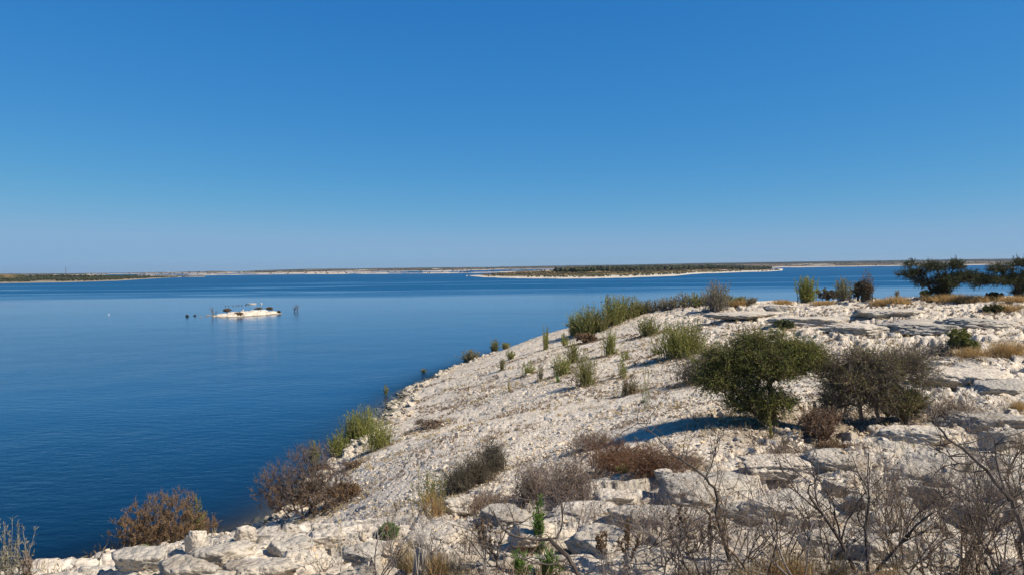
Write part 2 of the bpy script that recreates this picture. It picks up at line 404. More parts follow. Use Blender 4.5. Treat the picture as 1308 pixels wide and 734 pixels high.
def colonize(rng, targets, r_tip, trunk_h=.1, jit=.12, pen=.35, seg=3, base_n=1, base_w=0):
    nodes = []; par = []
    for b in range(base_n):
        o = rng.normal(size=2) * base_w
        nodes.append(np.array([o[0], o[1], -.06])); par.append(-1)
        nodes.append(np.array([o[0] * 1.3, o[1] * 1.3, trunk_h])); par.append(len(nodes) - 2)
    tips = []
    T = targets[np.argsort(np.linalg.norm(targets, axis=1) + rng.random(len(targets)) * .2)]
    for t in T:
        A_ = np.array(nodes); d = np.linalg.norm(A_ - t, axis=1) + pen * np.linalg.norm(A_ - nodes[1], axis=1) * .5 + 3 * np.maximum(A_[:, 2] - t[2], 0) * .3
        d[[i for i, p in enumerate(par) if p == -1]] += 9
        j = int(np.argmin(d)); p = nodes[j]; L = np.linalg.norm(t - p); q = j
        for s in range(1, seg + 1):
            f = s / seg; pt = p * (1 - f) + t * f
            if s < seg: pt = pt + rng.normal(size=3) * jit * L * .5 + np.array([0, 0, .10 * L * math.sin(f * math.pi)])
            nodes.append(pt); par.append(q); q = len(nodes) - 1
        tips.append(q)
    N = np.array(nodes); par = np.array(par); cnt = np.zeros(len(N))
    cnt[tips] = 1
    for i in range(len(N) - 1, -1, -1):
        if par[i] >= 0: cnt[par[i]] += cnt[i]
    rad = r_tip * np.maximum(cnt, 1) ** .42
    a = Acc(); m = par >= 0; i = np.nonzero(m)[0]
    tubes(a, N[par[i]], N[i], np.minimum(rad[par[i]], rad[i] * 1.5), rad[i], 5)
    return a, N[tips], N[par[tips]]

def lobes_pts(rng, lobes, n):
    w = np.array([l[3] * l[4] * l[5] for l in lobes]) ** .8; w /= w.sum(); out = []
    for l, c in zip(lobes, np.round(w * n).astype(int)):
        d = rdir(rng, c); rr = rng.random(c) ** .45
        out.append(np.array(l[:3]) + d * rr[:, None] * np.array(l[3:6]))
    P_ = np.concatenate(out); P_ = P_[P_[:, 2] > .05]; return P_

def rough_lobes(rng, lobes, k=5, sc=.46, core=.86):
    out = [(l[0], l[1], l[2], l[3] * core, l[4] * core, l[5] * core) for l in lobes for _ in (0, 1)]
    for l in lobes:
        for i in range(k):
            d = rdir(rng, 1)[0] * rng.uniform(.45, 1.0); f = sc * rng.uniform(.6, 1.25)
            out.append((l[0] + d[0] * l[3] * .85, l[1] + d[1] * l[4] * .85, max(l[2] + d[2] * l[5] * .85, .08), l[3] * f, l[4] * f, l[5] * f * .85))
    return out
def leafy(rng, lobes, n, r_tip, twigs=5, tl=.22, lpt=12, ll=.035, lw=.02, trunk_h=.1, base_n=1, base_w=0, up=.3, droop=0, jit=.12, pen=.35, tw_r=.003, bare=0.0):
    T = lobes_pts(rng, lobes, n)
    wood, tips, tp = colonize(rng, T, r_tip, trunk_h, jit, pen, 3, base_n, base_w)
    out = tips - tp; out /= np.maximum(np.linalg.norm(out, axis=1, keepdims=True), 1e-6)
    o = np.repeat(tips, twigs, 0); d = rdir(rng, len(o)) * .8 + np.repeat(out, twigs, 0) * .6 + np.array([0, 0, up])
    d /= np.linalg.norm(d, axis=1, keepdims=True); L = tl * rng.uniform(.4, 1.2, len(o))
    mid = o + d * L[:, None] * .5; e = o + d * L[:, None] + rng.normal(size=o.shape) * tl * .12 + np.array([0, 0, -droop * tl])
    tubes(wood, o, mid, np.full(len(o), tw_r), np.full(len(o), tw_r * .8), 3); tubes(wood, mid, e, np.full(len(o), tw_r * .8), np.full(len(o), tw_r * .4), 3)
    lf = Acc()
    if lpt:
        keep = rng.random(len(o)) >= bare; o, mid, e = o[keep], mid[keep], e[keep]
        t = rng.uniform(.1, 1.05, (len(o), lpt)); m1 = (t < .5)[..., None]
        p = np.where(m1, o[:, None] + (mid - o)[:, None] * (t * 2)[..., None], mid[:, None] + (e - mid)[:, None] * (t * 2 - 1)[..., None]).reshape(-1, 3)
        dd = np.repeat(e - o, lpt, 0); dd /= np.linalg.norm(dd, axis=1, keepdims=True)
        leaves(lf, p, dd * .5 + rdir(rng, len(p)), ll * rng.uniform(.5, 1.3, len(p)), lw * rng.uniform(.6, 1.3, len(p)), rng)
    return wood, lf

def dead(rng, h, r, stems=3, levels=4, spread=.5, gn=.25, kids=(3, 5), wsc=1.0, lean=(0, 0)):
    segs = []
    def grow(p, d, L, r, lv):
        k = 5 if lv < 2 else 3; sl = L / k; sites = []
        for i in range(k):
            d = d + rng.normal(size=3) * gn * (1 if lv else .6); d[2] += .06; d /= np.linalg.norm(d)
            q = p + d * sl * np.array([wsc, wsc, 1]); r2 = r * (1 - .5 / k); segs.append((p, q, r, r2)); p = q; r = r2; sites.append((p, d.copy(), r))
        if lv < levels - 1:
            for c in range(rng.integers(kids[0], kids[1] + 1)):
                sp, sd_, sr = sites[rng.integers(max(0, 1 if lv else 1), k)]
                nd = sd_ + rdir(rng, 1)[0] * rng.uniform(.5, 1.0); nd[2] += .15; nd /= np.linalg.norm(nd)
                grow(sp, nd, L * rng.uniform(.45, .75), sr * rng.uniform(.5, .72), lv + 1)
    for s in range(stems):
        d = np.array([rng.normal() * spread + lean[0], rng.normal() * spread + lean[1], 1.0]); d /= np.linalg.norm(d)
        grow(np.array([rng.normal() * .03 * h, rng.normal() * .03 * h, -.05]), d, h * rng.uniform(.45, .65), r * rng.uniform(.7, 1), 0)
    a = Acc(); s = segs
    tubes(a, np.array([x[0] for x in s]), np.array([x[1] for x in s]), np.array([x[2] for x in s]), np.array([x[3] for x in s]), 5)
    ends = np.array([x[1] for x in s if x[3] < r * .3]) if any(x[3] < r * .3 for x in s) else np.zeros((0, 3))
    return a, ends

plant_sites = []
def thing(name, label, cat, loc, parts, group=None, litter=.0):
    root = empty(name, loc); tag(root, label, cat, group)
    for pn, acc, m, sm in parts:
        if acc.n: link(pn, acc.mesh(pn, sm), m, root)
    return root
SEED = [100]
def rg():
    SEED[0] += 1; return np.random.default_rng(SEED[0])

def reeds(px, py, hp, wp, label, leafm=L_REED, stemm=W_GREEN, dens=1.0, nl=26, lls=1, lws=1, name='willow_shrub', cat='shrub', group=None, lit=.6, **kw):
    loc, t = place(px, py); h = hp / FPX * t; w = wp / FPX * t; rng = rg()
    n_ = int(max(5, 24 * dens * max(w, .2) / .5)); px_m = FPX / t
    rs = max(.004, .30 / px_m); ll = max(.05, 2.2 / px_m) * lls; lw = max(.010, .8 / px_m) * lws
    kw.setdefault('curl', .3)
    a, lf = fan(rng, n_, h * 1.05, w, r=rs, nl=nl, ll=ll, lw=lw, **kw)
    plant_sites.append((loc[0], loc[1], max(w * .6, .15), lit))
    return thing(name, label, cat, loc - [0, 0, .03], [('stems', a, stemm, False), ('foliage', lf, leafm, False)], group)
def grass(px, py, hp, wp, label, m=L_GOLD, dens=1.0, name='grass_tuft', cat='grass tuft', group=None, lit=.5):
    loc, t = place(px, py); h = hp / FPX * t; w = wp / FPX * t; rng = rg(); px_m = FPX / t
    n_ = int(min(900, 150 * dens * max(1, w / .4))); a, _ = fan(rng, n_, h * 1.15, w, k=4, r=max(.0022, .30 / px_m), curl=.5, base=.9 if wp > hp * 1.5 else .5, hv=.65, blades=True)
    plant_sites.append((loc[0], loc[1], w * .6, lit))
    o = link(name, a.mesh(name), m, None, loc - [0, 0, .03]); return tag(o, label, cat, group)
def shrub(px, py, hp, wp, label, leafm, woodm=W_BROWN, n=120, lobes=None, name='shrub', cat='shrub', group=None, lit=.8, lpt=10, twigs=5, bare=0., leafpx=2.2, up=.3, base_n=3, trunk_h=.08, woodn='branches', leafn='foliage', dens=1., depth=None, flat=.75, **kw):
    loc, t = place(px, py); h = hp / FPX * t; w = wp / FPX * t; rng = rg(); px_m = FPX / t
    if lobes is None:
        lobes = [(rng.normal() * w * .14, rng.normal() * w * .14, h * rng.uniform(.45, .6), w * .40, w * .36 * flat / .75, h * .42)]
        for k in range(5):
            a_ = rng.uniform(0, 6.28); lobes.append((math.cos(a_) * w * .28, math.sin(a_) * w * .25, h * rng.uniform(.3, .75), w * .18, w * .18, h * .22))
    else: lobes = [tuple(v / FPX * t for v in l) for l in lobes]
    ll = max(.025, leafpx / px_m); tl = kw.pop('tl', max(.10, min(h, w) * .16))
    wd, lf = leafy(rng, lobes, int(n * dens), max(.003, .30 / px_m), twigs=twigs, tl=tl, lpt=lpt, ll=ll, lw=ll * .5, up=up, bare=bare, base_n=base_n, base_w=w * .05, trunk_h=trunk_h * h, tw_r=max(.0018, .22 / px_m), **kw)
    plant_sites.append((loc[0], loc[1], w * .55, lit))
    return thing(name, label, cat, loc - [0, 0, .03], [(woodn, wd, woodm, False), (leafn, lf, leafm, False)], group)
def bare(px, py, hp, label, r=.012, wp=1.0, mat=W_DARK, stems=3, levels=4, leafm=None, name='dead_shrub', group=None, lit=.2, at=None, kids=(3, 5), spread=.45, gn=.22, lean=(0, 0), nleaf=0, ll=.035):
    if at is None: loc, t = place(px, py)
    else:
        t = at[0]; d = ray(px, py); x, y = EYE[0] + d[0] * t, EYE[1] + d[1] * t; loc = np.array([x, y, float(ground_h(np.array([x]), np.array([y]))[0])])
        t = y
    h = hp / FPX * t; rng = rg(); a, ends = dead(rng, h, r, stems, levels, spread, gn, kids, wp, lean)
    parts = [('branches', a, mat, False)]
    if leafm is not None and len(ends):
        lf = Acc(); e = ends[rng.integers(0, len(ends), nleaf)]
        leaves(lf, e + rng.normal(size=e.shape) * .012, rdir(rng, len(e)) - [0, 0, .4], ll * rng.uniform(.5, 1.2, len(e)), ll * .55 * rng.uniform(.6, 1.2, len(e)), rng); parts.append(('dead_leaves', lf, leafm, False))
    plant_sites.append((loc[0], loc[1], h * .3, lit))
    return thing(name, label, 'dead shrub', loc, parts, group)
def stalk(px, py, hp, label, m=L_BROWN, stemm=W_GREY, n=1, wp=10, seed=.35, r=.004, name='dry_weed_stalk', group=None, nl=60, ll=.03):
    loc, t = place(px, py); h = hp / FPX * t; w = wp / FPX * t; rng = rg(); px_m = FPX / t
    a, lf = fan(rng, n, h, w, k=6, r=max(r, .35 / px_m), curl=.2, nl=nl, ll=max(ll, 1.5 / px_m), lw=max(ll * .5, 1. / px_m), l0=1 - seed, hv=.3, wob=.08)
    return thing(name, label, 'weed stalk', loc - [0, 0, .02], [('stem', a, stemm, False), ('seed_heads', lf, m, False)], group)
W_DARKP = wood_mat('dark_purple_twig', (.09, .07, .06), (.19, .15, .135))
L_OLIVEG = leaf_mat('thorn_leaf', [(.14, .16, .04), (.23, .23, .07), (.31, .25, .14), (.2, .15, .1)])
def broom(px, py, hp, wp, label, lm=None, wm=None, d=3.0, nl=14, group=None, name='shrub', curl=.8, **kw):
    return reeds(px, py, hp, wp, label, lm or L_BROWN, wm or W_PURP, d, nl, 1.5, .55, name=name, base=.9, curl=curl, wob=.22, lit=.9, group=group, **kw)
# ---- reeds and willow-like shrubs along the skyline of the point
T_SKY = 'upright shrubs along the crest of the point'
for px, py, hp, wp, lab, lm in [
    (737,427,30,23,'leftmost yellow-green upright shrub on the crest against the lake', L_REED),
    (752,426,38,29,'tall yellow-green shrub second from the left on the crest', L_REED),
    (766,423,31,26,'round-topped green shrub in the crest thicket, third from its left end', L_OLIVE),
    (783,414,38,31,'tallest clump of the crest thicket, just below two dry plumes', L_REED),
    (799,408,31,29,'olive shrub right of the tallest clump in the crest thicket', L_OLIVE),
    (815,402,19,23,'low greyish-green shrub where the crest thicket thins out', L_OLIVE),
    (829,399,16,18,'pale grey-green tuft at the right end of the crest thicket', L_GREYT),
    (846,396,16,21,'small grey shrub on the crest just past the thicket', L_GREYT),
    (860,394,15,18,'grey-brown shrub on the crest between two paler tufts', L_GREYT),
    (874,392,19,21,'bushier grey shrub on the crest with dark tips', L_GREYT),
    (888,391,18,18,'brownish green shrub on the crest left of the lone tall grey one', L_OLIVE),
    (900,390,14,17,'low shrub touching the lone tall grey one on its left', L_GREYT),
    (929,389,13,17,'low olive shrub just right of the lone tall grey one', L_OLIVE),
    (946,389,10,18,'knee-high olive shrub above golden grass on the crest', L_OLIVE),
    (960,388,8,13,'tiny grey-green shrub farthest right of the low crest row', L_GREYT)]:
    reeds(px, py, hp, wp, lab, lm, W_GREEN if lm is not L_GREYT else W_GREY, 1.7 if px < 820 else 1.1, 24, group=T_SKY, base=.7)
stalk(776,410,36,'pair of tall dry plumes rising above the crest thicket', L_BROWN, W_BROWN, 6, 14, .5, nl=50)
reeds(914,397,38,30,'lone tall grey upright bush on the crest',L_GREYT,W_GREY,2.6,22,base=.6)
reeds(1030,385,32,22,'bright green upright bush on the crest against the water',L_REED,W_GREEN,2.6,46,base=.7,curl=.5)
shrub(1058,384,15,30,'low dark sprawling shrub on the crest left of the dead brown one',L_DARKBR,W_DARK,90,lpt=5)
reeds(1078,384,30,22,'grey-green feathery bush on the crest behind a dark one',L_OLIVE,W_GREY,2.0,26,base=.6)
shrub(1102,384,24,26,'dark brown dense bush on the crest beside the grey feathery one',L_DARKBR,W_BROWN,130,lpt=9)
reeds(1108,384,38,16,'reddish brown dry upright bush tallest of the crest group',L_BROWN,W_BROWN,1.8,20,base=.6)
shrub(1183,375,8,13,'small dark green bush at the waterline left of the flat-topped tree',L_DKGREEN,W_DARK,60,lpt=9)
reeds(1146,372,11,10,'thin grey sprig standing before the water left of the wide tree',L_GREYT,W_GREY,.8,10)
shrub(1270,382,9,24,'low dark green bush in golden grass below the right-hand tree',L_DKGREEN,W_DARK,80,lpt=10)
shrub(1268,398,8,28,'flat dark green mat of a bush on pale rock at far right',L_DKGREEN,W_DARK,90,lpt=10)
GG = 'golden grass tufts on the crest'
for px, py, hp, wp, lab in [(942,391,8,22,'golden grass under low shrubs left on the crest'),(1000,388,6,18,'thin pale grass tuft on the crest left of the bright green bush'),
    (1052,388,5,24,'short pale grass below the dark sprawling shrub'),(1126,389,8,22,'golden grass tuft just right of the crest bushes'),
    (1146,387,10,26,'brightest orange-gold grass tuft left of the flat-topped tree'),(1195,384,8,30,'golden grass patch left under the flat-topped tree'),
    (1222,385,10,34,'broad golden grass patch below the trunk of the flat-topped tree'),(1246,385,9,26,'golden grass patch between the two trees'),
    (1296,384,8,30,'golden grass strip under the right-hand tree'),(1286,396,9,30,'golden grass beside the flat dark bush mat')]:
    grass(px, py, hp, wp, lab, L_GOLD, 1.6, group=GG, lit=.3)
grass(1288,452,20,44,'largest orange-gold grass clump at the right edge',L_GOLD,3)
grass(1242,454,12,36,'golden grass below the small round green bush at right',L_GOLD,2.2)
grass(1302,520,12,22,'dry yellow grass in the rocks at the right edge',L_GOLD,2)
shrub(1235,450,30,34,'small round green bush on the pale ledges at right',L_GREEN,W_DARK,160,lpt=12)
broom(1205,452,20,36,'low grey-brown twiggy shrub left of the small round green bush',L_DARKBR,W_GREY,3,10)
# ---- trees at right
def acacia(px, py, lobes, label, h):
    loc, t = place(px, py); rng = rg(); s = t / FPX
    lb = rough_lobes(rng, [tuple(v * s for v in l) for l in lobes], 4, .5)
    wd, lf = leafy(rng, lb, 560, .0095, twigs=7, tl=.34, lpt=14, ll=.07, lw=.024, up=.25, base_n=2, base_w=.04, trunk_h=.25, tw_r=.004, jit=.10, pen=.5)
    return thing('acacia_tree', label, 'tree', loc - [0, 0, .05], [('trunk', wd, W_DARK, False), ('crown', lf, L_DKA, False)])
L_DKA = leaf_mat('tree_leaf', [(.035, .05, .016), (.06, .08, .024), (.085, .10, .035), (.07, .065, .035)], .15)
acacia(1206,382,[(0,0,22,24,22,11),(-34,5,30,20,18,6),(30,0,27,22,20,8),(-16,-6,40,18,18,6),(12,0,42,16,16,6),(-42,0,44,9,9,4),(44,4,24,12,12,5),(0,0,9,17,15,7),(-26,0,20,14,12,5)],'flat-topped dark green acacia alone against the water',50)
acacia(1300,382,[(0,0,24,26,22,9),(-36,0,24,18,16,6),(-20,0,38,18,16,6),(30,0,32,24,18,9),(8,0,45,20,14,5),(-54,0,20,9,9,3),(50,0,30,24,20,9),(6,0,10,15,14,7)],'wide dark green acacia cut by the right edge',50)
# ---- big bushes in the middle
def bigbush(px, py, lobes, label, n, lm, wm, lpt, tl, name='acacia_bush', bare=0, ll=.04, r_tip=.0042, twigs=6, bn=4, bw=.08):
    loc, t = place(px, py); rng = rg(); s = t / FPX
    lb = rough_lobes(rng, [tuple(v * s for v in l) for l in lobes])
    wd, lf = leafy(rng, lb, n, r_tip, twigs=twigs, tl=tl, lpt=lpt, ll=ll, lw=ll * .42, up=.22, base_n=bn, base_w=bw, trunk_h=.12, tw_r=.0028, jit=.12, bare=bare)
    plant_sites.append((loc[0], loc[1], 1.2, .9))
    return thing(name, label, 'bush', loc - [0, 0, .04], [('branches', wd, wm, False), ('foliage', lf, lm, False)])
bigbush(978,542,[(30,0,96,40,30,12),(52,0,76,26,24,12),(-50,0,92,24,20,10),(-4,0,78,44,40,26),(-44,10,72,32,30,24),(30,0,84,36,34,24),(-70,0,58,26,24,14),(-16,10,104,30,26,14),(-2,-10,34,30,26,18),(16,0,112,14,12,8),(-66,0,88,14,14,10),(54,5,92,22,20,14),(-30,-5,48,30,24,14),(0,0,16,18,16,12),(-84,0,80,10,10,8),(-36,-4,30,22,18,12),(24,0,30,16,14,12)],
    'largest dense dark green bush in the middle, casting a deep shadow to its left',1300,L_GREEN,W_BROWN,11,.28,ll=.038)
bigbush(1100,545,[(0,0,52,44,36,28),(30,0,68,38,32,20),(-26,0,58,28,26,24),(60,0,78,28,24,14),(-4,0,84,22,20,14),(-36,0,26,22,20,18),(24,0,30,34,26,20),(74,0,58,20,20,12),(-46,0,76,16,16,14)],
    'wide thorny grey-green bush right of the dense dark one, bare twigs showing',900,L_OLIVEG,W_PURP,9,.36,bare=.35,ll=.036,r_tip=.0030,bn=10,bw=.14,twigs=8)
shrub(1050,562,38,60,'reddish brown dry shrub filling the gap below the two big bushes',L_BROWN,W_RED,240,lpt=6,tl=.18,up=.9,base_n=8)
shrub(1160,540,52,66,'low olive-green shrub at the right foot of the thorny bush',L_OLIVEG,W_BROWN,340,lpt=11,tl=.16,up=.8,base_n=8)
shrub(1162,522,22,20,'small pale green leafy plant inside the low olive shrub',L_FRESH,W_GREEN,50,lpt=8,name='leafy_plant',leafpx=4)
broom(1215,532,32,60,'brown dry shrub between the olive shrub and the right-hand ledges',L_BROWN,W_GREY,4,14)
broom(1050,470,30,40,'bare grey twiggy shrub behind the gap between the two big bushes',L_DARKBR,W_GREY,3,8)
broom(1168,470,44,60,'bare purplish twiggy shrub behind the thorny bush on its right',L_DARKBR,W_PURP,3,8)
shrub(1070,576,16,60,'low rust-brown dry growth on stones below the two big bushes',L_RUST,W_BROWN,120,lpt=6,tl=.08)
shrub(1000,420,12,26,'dark little shrub in a crack of the upper pale ledge',L_DKGREEN,W_DARK,60,lpt=8)
broom(895,486,40,60,'dark grey-brown shrub at the left foot of the dense green bush',L_DARKBR,W_DARK,4,18)
reeds(866,456,46,40,'big yellow-green bush at the upper left of the dense dark one',L_REED,W_GREEN,4.0,44,base=.8,curl=.5)
reeds(884,452,50,34,'pale yellow feathery bush just right of the yellow-green one',L_OLIVE,W_GREEN,3.0,24,base=.7)
# ---- small plants of the white slope
SL = 'small green shrubs scattered on the white slope'
for px, py, hp, wp, lab, lm, d in [
    (698,446,30,12,'slim green shrub at the brink of the slope, nearest the lake edge',L_REED,1.2),(721,441,16,9,'tiny green sprig between the brink and the crest thicket',L_REED,1),
    (733,462,29,24,'brown and green tuft below the left end of the crest thicket',L_OLIVE,1.5),(779,453,35,24,'green shrub standing alone in the middle of the upper slope',L_REED,1.8),
    (829,428,26,35,'olive shrub with grey base on the upper slope under the crest',L_OLIVE,1.8),(718,479,29,32,'green and brown shrub left of the tallest one on the slope',L_REED,1.6),
    (749,492,47,38,'tallest olive shrub on the open slope with a dark grey base',L_OLIVE,2.2),(712,488,10,8,'tiny bright green sprig at the foot of the green and brown shrub',L_FRESH,1),
    (690,486,22,11,'thin tan sprig left of the green and brown shrub',L_STRAW,.8),(675,479,20,19,'pale green tuft on the left part of the slope',L_REED,1),
    (653,459,13,11,'short green sprig near the left brink of the slope',L_REED,1),(642,472,18,9,'slim greyish green sprig left of the pale green tuft',L_OLIVE,.9),
    (650,500,22,8,'bare tan sprig alone low on the left slope',L_STRAW,.6),(796,482,29,16,'thin green shrub right of the tallest olive one',L_REED,1),
    (803,503,25,35,'low greyish brown shrub on pebbles right of the tallest olive one',L_BROWN,1.8),(824,522,65,19,'very tall thin green plant on the slope left of the dark green bush',L_FRESH,.5),
    (838,452,10,14,'small dark sprig below the olive shrub of the upper slope',L_OLIVE,1),(799,459,13,12,'faint green tuft right of the lone green shrub',L_REED,.8),
    (601,461,15,23,'grey-green shrub rooted at the waterline, left of its twin',L_GREYT,1.4),(632,449,15,12,'slim dark shrub standing at the waterline on the point',L_OLIVE,1.2),
    (646,444,9,12,'smallest dark sprig at the waterline on the point',L_OLIVE,1)]:
    reeds(px, py, hp, wp, lab, lm, W_GREEN, d, 22, group=SL, base=.5)
shrub(749,437,14,36,'reddish dry growth under the crest thicket',L_RUST,W_BROWN,90,lpt=6,tl=.12)
reeds(493,504,14,7,'dark green sprig standing in the water off the slope',L_OLIVE,W_GREEN,1,20,lit=0)
reeds(541,475,5,7,'tiny tuft just breaking the water farther out',L_OLIVE,W_GREEN,1,12,lit=0)
# shore shrubs
SH = 'green willow shrubs at the water line'
for px, py, hp, wp, lab in [(450,566,43,26,'tall yellow-green shrub at the shore, left of the pair'),(466,560,43,26,'tall green shrub at the shore, right of the pair and partly behind'),
    (484,572,37,34,'rounder pale green shrub on the white slope just right of the shore pair'),(430,580,27,21,'short green shrub left of the shore pair, at the water'),(401,590,27,12,'slim green shrub standing in the water by the shore')]:
    reeds(px, py, hp, wp, lab, L_REED, W_GREEN, 2.6, 34, group=SH, base=.8)
shrub(412,604,12,34,'rust-brown low growth among stones at the water line',L_RUST,W_BROWN,90,lpt=6,tl=.08)
shrub(440,640,22,44,'dark brown low shrub on the slope above the purple-grey shore bush',L_RUST,W_BROWN,130,lpt=7,tl=.1)
shrub(452,596,8,30,'thin dry growth below the shore willows',L_BROWN,W_BROWN,60,lpt=4,tl=.08)
shrub(548,545,10,44,'low dark brown mat on the white slope with bare twigs',L_BROWN,W_GREY,80,lpt=5,tl=.12)
bare(542,543,26,'bare grey twigs sticking up from the brown mat on the white slope',.004,1,W_GREY,5,3)
# brown and dark shrubs under the slope
D1 = 'dark leafy shrubs in the row across the middle foreground'
broom(588,626,36,36,'dark grey-green shrub at the lower left of the diagonal dark row',L_DARKBR,W_DARK,9,30, group=D1)
broom(608,618,44,34,'dark shrub in the middle of the diagonal dark row',L_DARKBR,W_DARK,9,30, group=D1)
broom(630,604,50,28,'tallest dark shrub at the upper right of the diagonal dark row',L_DARKBR,W_DARK,9,26, group=D1)
broom(620,645,20,46,'low brown twiggy shrub on the rock below the diagonal dark row',L_BROWN,W_PURP,5,16)
reeds(549,656,54,38,'green and straw-coloured bushy clump left of the diagonal dark row',L_OLIVE,W_GREEN,2.6,26,base=.8)
grass(553,658,34,40,'golden dry grass around the green and straw-coloured clump',L_GOLD,3)
broom(684,640,58,46,'fuzzy brown twiggy shrub with a dark base, left of its taller neighbour',L_BROWN,W_PURP,9,16)
broom(728,634,58,58,'fuzzy brown shrub right of its twin, wider and paler',L_BROWN,W_PURP,9,16)
broom(755,572,26,40,'grey-brown dry shrub above the rusty patch on the slope',L_BROWN,W_PURP,4,14)
broom(790,596,36,66,'rust-brown bushy patch left of the deep shadow',L_RED,W_RED,9,20)
broom(838,606,42,60,'large rust-red dry bush below the deep shadow',L_RED,W_RED,9,20)
broom(880,596,20,40,'thin brown dry growth right of the rust-red bush',L_BROWN,W_PURP,4,14)
broom(1010,588,22,50,'thin brown dry growth under the dense dark bush, in front of its trunk',L_BROWN,W_BROWN,4,14)
reeds(796,604,14,14,'small green tuft among rusty shrubs',L_OLIVE,W_GREEN,2,20)
reeds(985,560,34,12,'slim green sprig in front of the dense dark bush trunk',L_OLIVE,W_GREEN,1,20)
reeds(1000,574,20,26,'low grey-brown sprigs on stones below the dense dark bush',L_BROWN,W_GREY,1.4,12)
stalk(928,500,52,'single pale dead stem standing before the dense dark bush', L_STRAW, W_PALE, 1, 2, .1, r=.008, nl=2)
# left foreground shrubs
def wbush(px, py, hp, wp, label, lm, wm, n, lpt, bare_, tl=.14, low=0.5, depth=None, **kw):
    loc = shore_pt(px, py); t = loc[1]; rng = rg(); h = hp / FPX * t; w = wp / FPX * t
    z = float(max(ground_h(np.array([loc[0]]), np.array([loc[1]]))[0], -.3)); loc = np.array([loc[0], loc[1], z])
    lb = [(0, 0, h * .5, w * .42, w * .34, h * .42), (-w * .25, 0, h * .35, w * .26, w * .2, h * .3), (w * .25, 0, h * .35, w * .26, w * .2, h * .3), (w * .05, 0, h * .8, w * .22, w * .2, h * .18), (0, 0, h * .22, w * .4, w * .3, h * .2)]
    wd, lf = leafy(rng, lb, n, .0042, twigs=7, tl=tl, lpt=lpt, ll=.05, lw=.020, up=1.3, base_n=14, base_w=w * .09, trunk_h=.1, tw_r=.004, bare=bare_, jit=.15)
    if low < 1:      # leaves cling to the lower part, tips are bare
        V = np.concatenate(lf.v).reshape(-1, 4, 3); k = rng.random(len(V)) < 1 - sst(low - .25, low + .35, V[:, 0, 2] / h)
        V = V[k].reshape(-1, 3); lf = Acc(); lf.add(V, np.arange(len(V)).reshape(-1, 4))
    return thing('shrub', label, 'shrub', loc, [('branches', wd, wm, False), ('foliage', lf, lm, False)])
wbush(212,708,84,136,'wide rust-brown shrub at the water behind the pale boulders',L_RUST,W_BROWN,560,9,.2,tl=.2,low=.66)
wbush(392,684,96,138,'purplish grey twiggy shrub with rusty foot at the shore, between boulders and white slope',L_RUST,W_DARKP,620,7,.3,tl=.26,low=.42)
def at_water(px, py): return shore_pt(px, py)
loc = shore_pt(253, 706); rng = rg()
a, lf = fan(rng, 26, 1.75, .42, r=.008, nl=70, ll=.07, lw=.02, curl=.1, base=.6, l0=.05)
thing('willow_shrub','slim bright green shrub rising out of the wide rust-brown one','shrub',loc,[('stems',a,W_GREEN,False),('foliage',lf,L_GREEN,False)])
loc = shore_pt(150, 706); a, lf = fan(rg(), 34, .95, 1.1, r=.006, nl=9, ll=.05, lw=.02, curl=.5, base=.6)
thing('dead_shrub','dark drowned twigs in the water left of the wide rust-brown shrub','dead shrub',loc-[0,0,.1],[('stems',a,W_DARK,False),('leaves',lf,L_DARKBR,False)])
bare(326,684,62,'pale bleached dead shrub with a forked trunk at the shore',.05,1.1,W_PALE,2,4,at=(14,),spread=.5)
reeds(16,738,86,44,'pale grey feathery shrub cut by the left edge',L_GREYT,W_GREY,2.0,22,base=.7,lit=0)
reeds(34,742,40,16,'shorter reddish grey sprig beside the feathery shrub at the left edge',L_BROWN,W_PURP,1.5,14)
reeds(183,706,12,14,'small bright green sprig behind the largest pale boulder',L_FRESH,W_GREEN,1,18)
stalk(126,722,14,'short dark stalk on the bank left of the boulders', L_DARKBR, W_DARK, 2, 4, .3, nl=6)
# ---- foreground weeds and dead shrubs
grass(520,728,40,40,'straw-gold dry grass clump at the bottom left of centre',L_STRAW,3.0)
grass(560,736,34,40,'golden dry grass clump at the very bottom, right of the straw one',L_GOLD,3.0)
grass(590,740,22,36,'low pale grass at the bottom edge left of the green weed',L_STRAW,1.6)
grass(1010,738,46,70,'golden grass clump at the bottom edge under the dead shrubs',L_GOLD,3.2)
grass(1072,738,30,40,'pale golden grass tuft beside the forked dead shrub base',L_STRAW,2.6)
grass(950,742,26,40,'dry yellow grass at the bottom edge left of the golden clump',L_STRAW,2.4)
grass(880,742,24,36,'thin straw grass at the bottom edge near the thick dark branch',L_STRAW,2.0)
grass(1130,742,26,60,'short golden grass at the foot of the forked dead shrub',L_GOLD,2.4)
shrub(492,684,18,24,'small dense green weed on the near rocks at left',L_FRESH,W_GREEN,120,lpt=10,tl=.05,name='weed',leafpx=3)
reeds(690,712,74,12,'tall slender green weed with fine leaves, centre bottom',L_FRESH,W_GREEN,2.4,60,base=.5,ll=None) if False else None
reeds(689,706,74,14,'tall slender green weed with fine leaves, centre bottom',L_FRESH,W_GREEN,2.2,60,name='weed',base=.4)
reeds(664,732,34,34,'bright green low weed left of the tall slender one',L_FRESH,W_GREEN,1.8,26,name='weed')
reeds(700,736,40,34,'bright green bushy weed at the foot of the tall slender one',L_FRESH,W_GREEN,2.2,30,name='weed')
reeds(1250,672,60,14,'thin pale green weed behind dead branches at right',L_REED,W_GREEN,1.2,18,name='weed')
reeds(1235,602,36,14,'pale green sprig on the ledge at right',L_REED,W_GREEN,1,16,name='weed')
WS = 'dry weed stalks in the foreground'
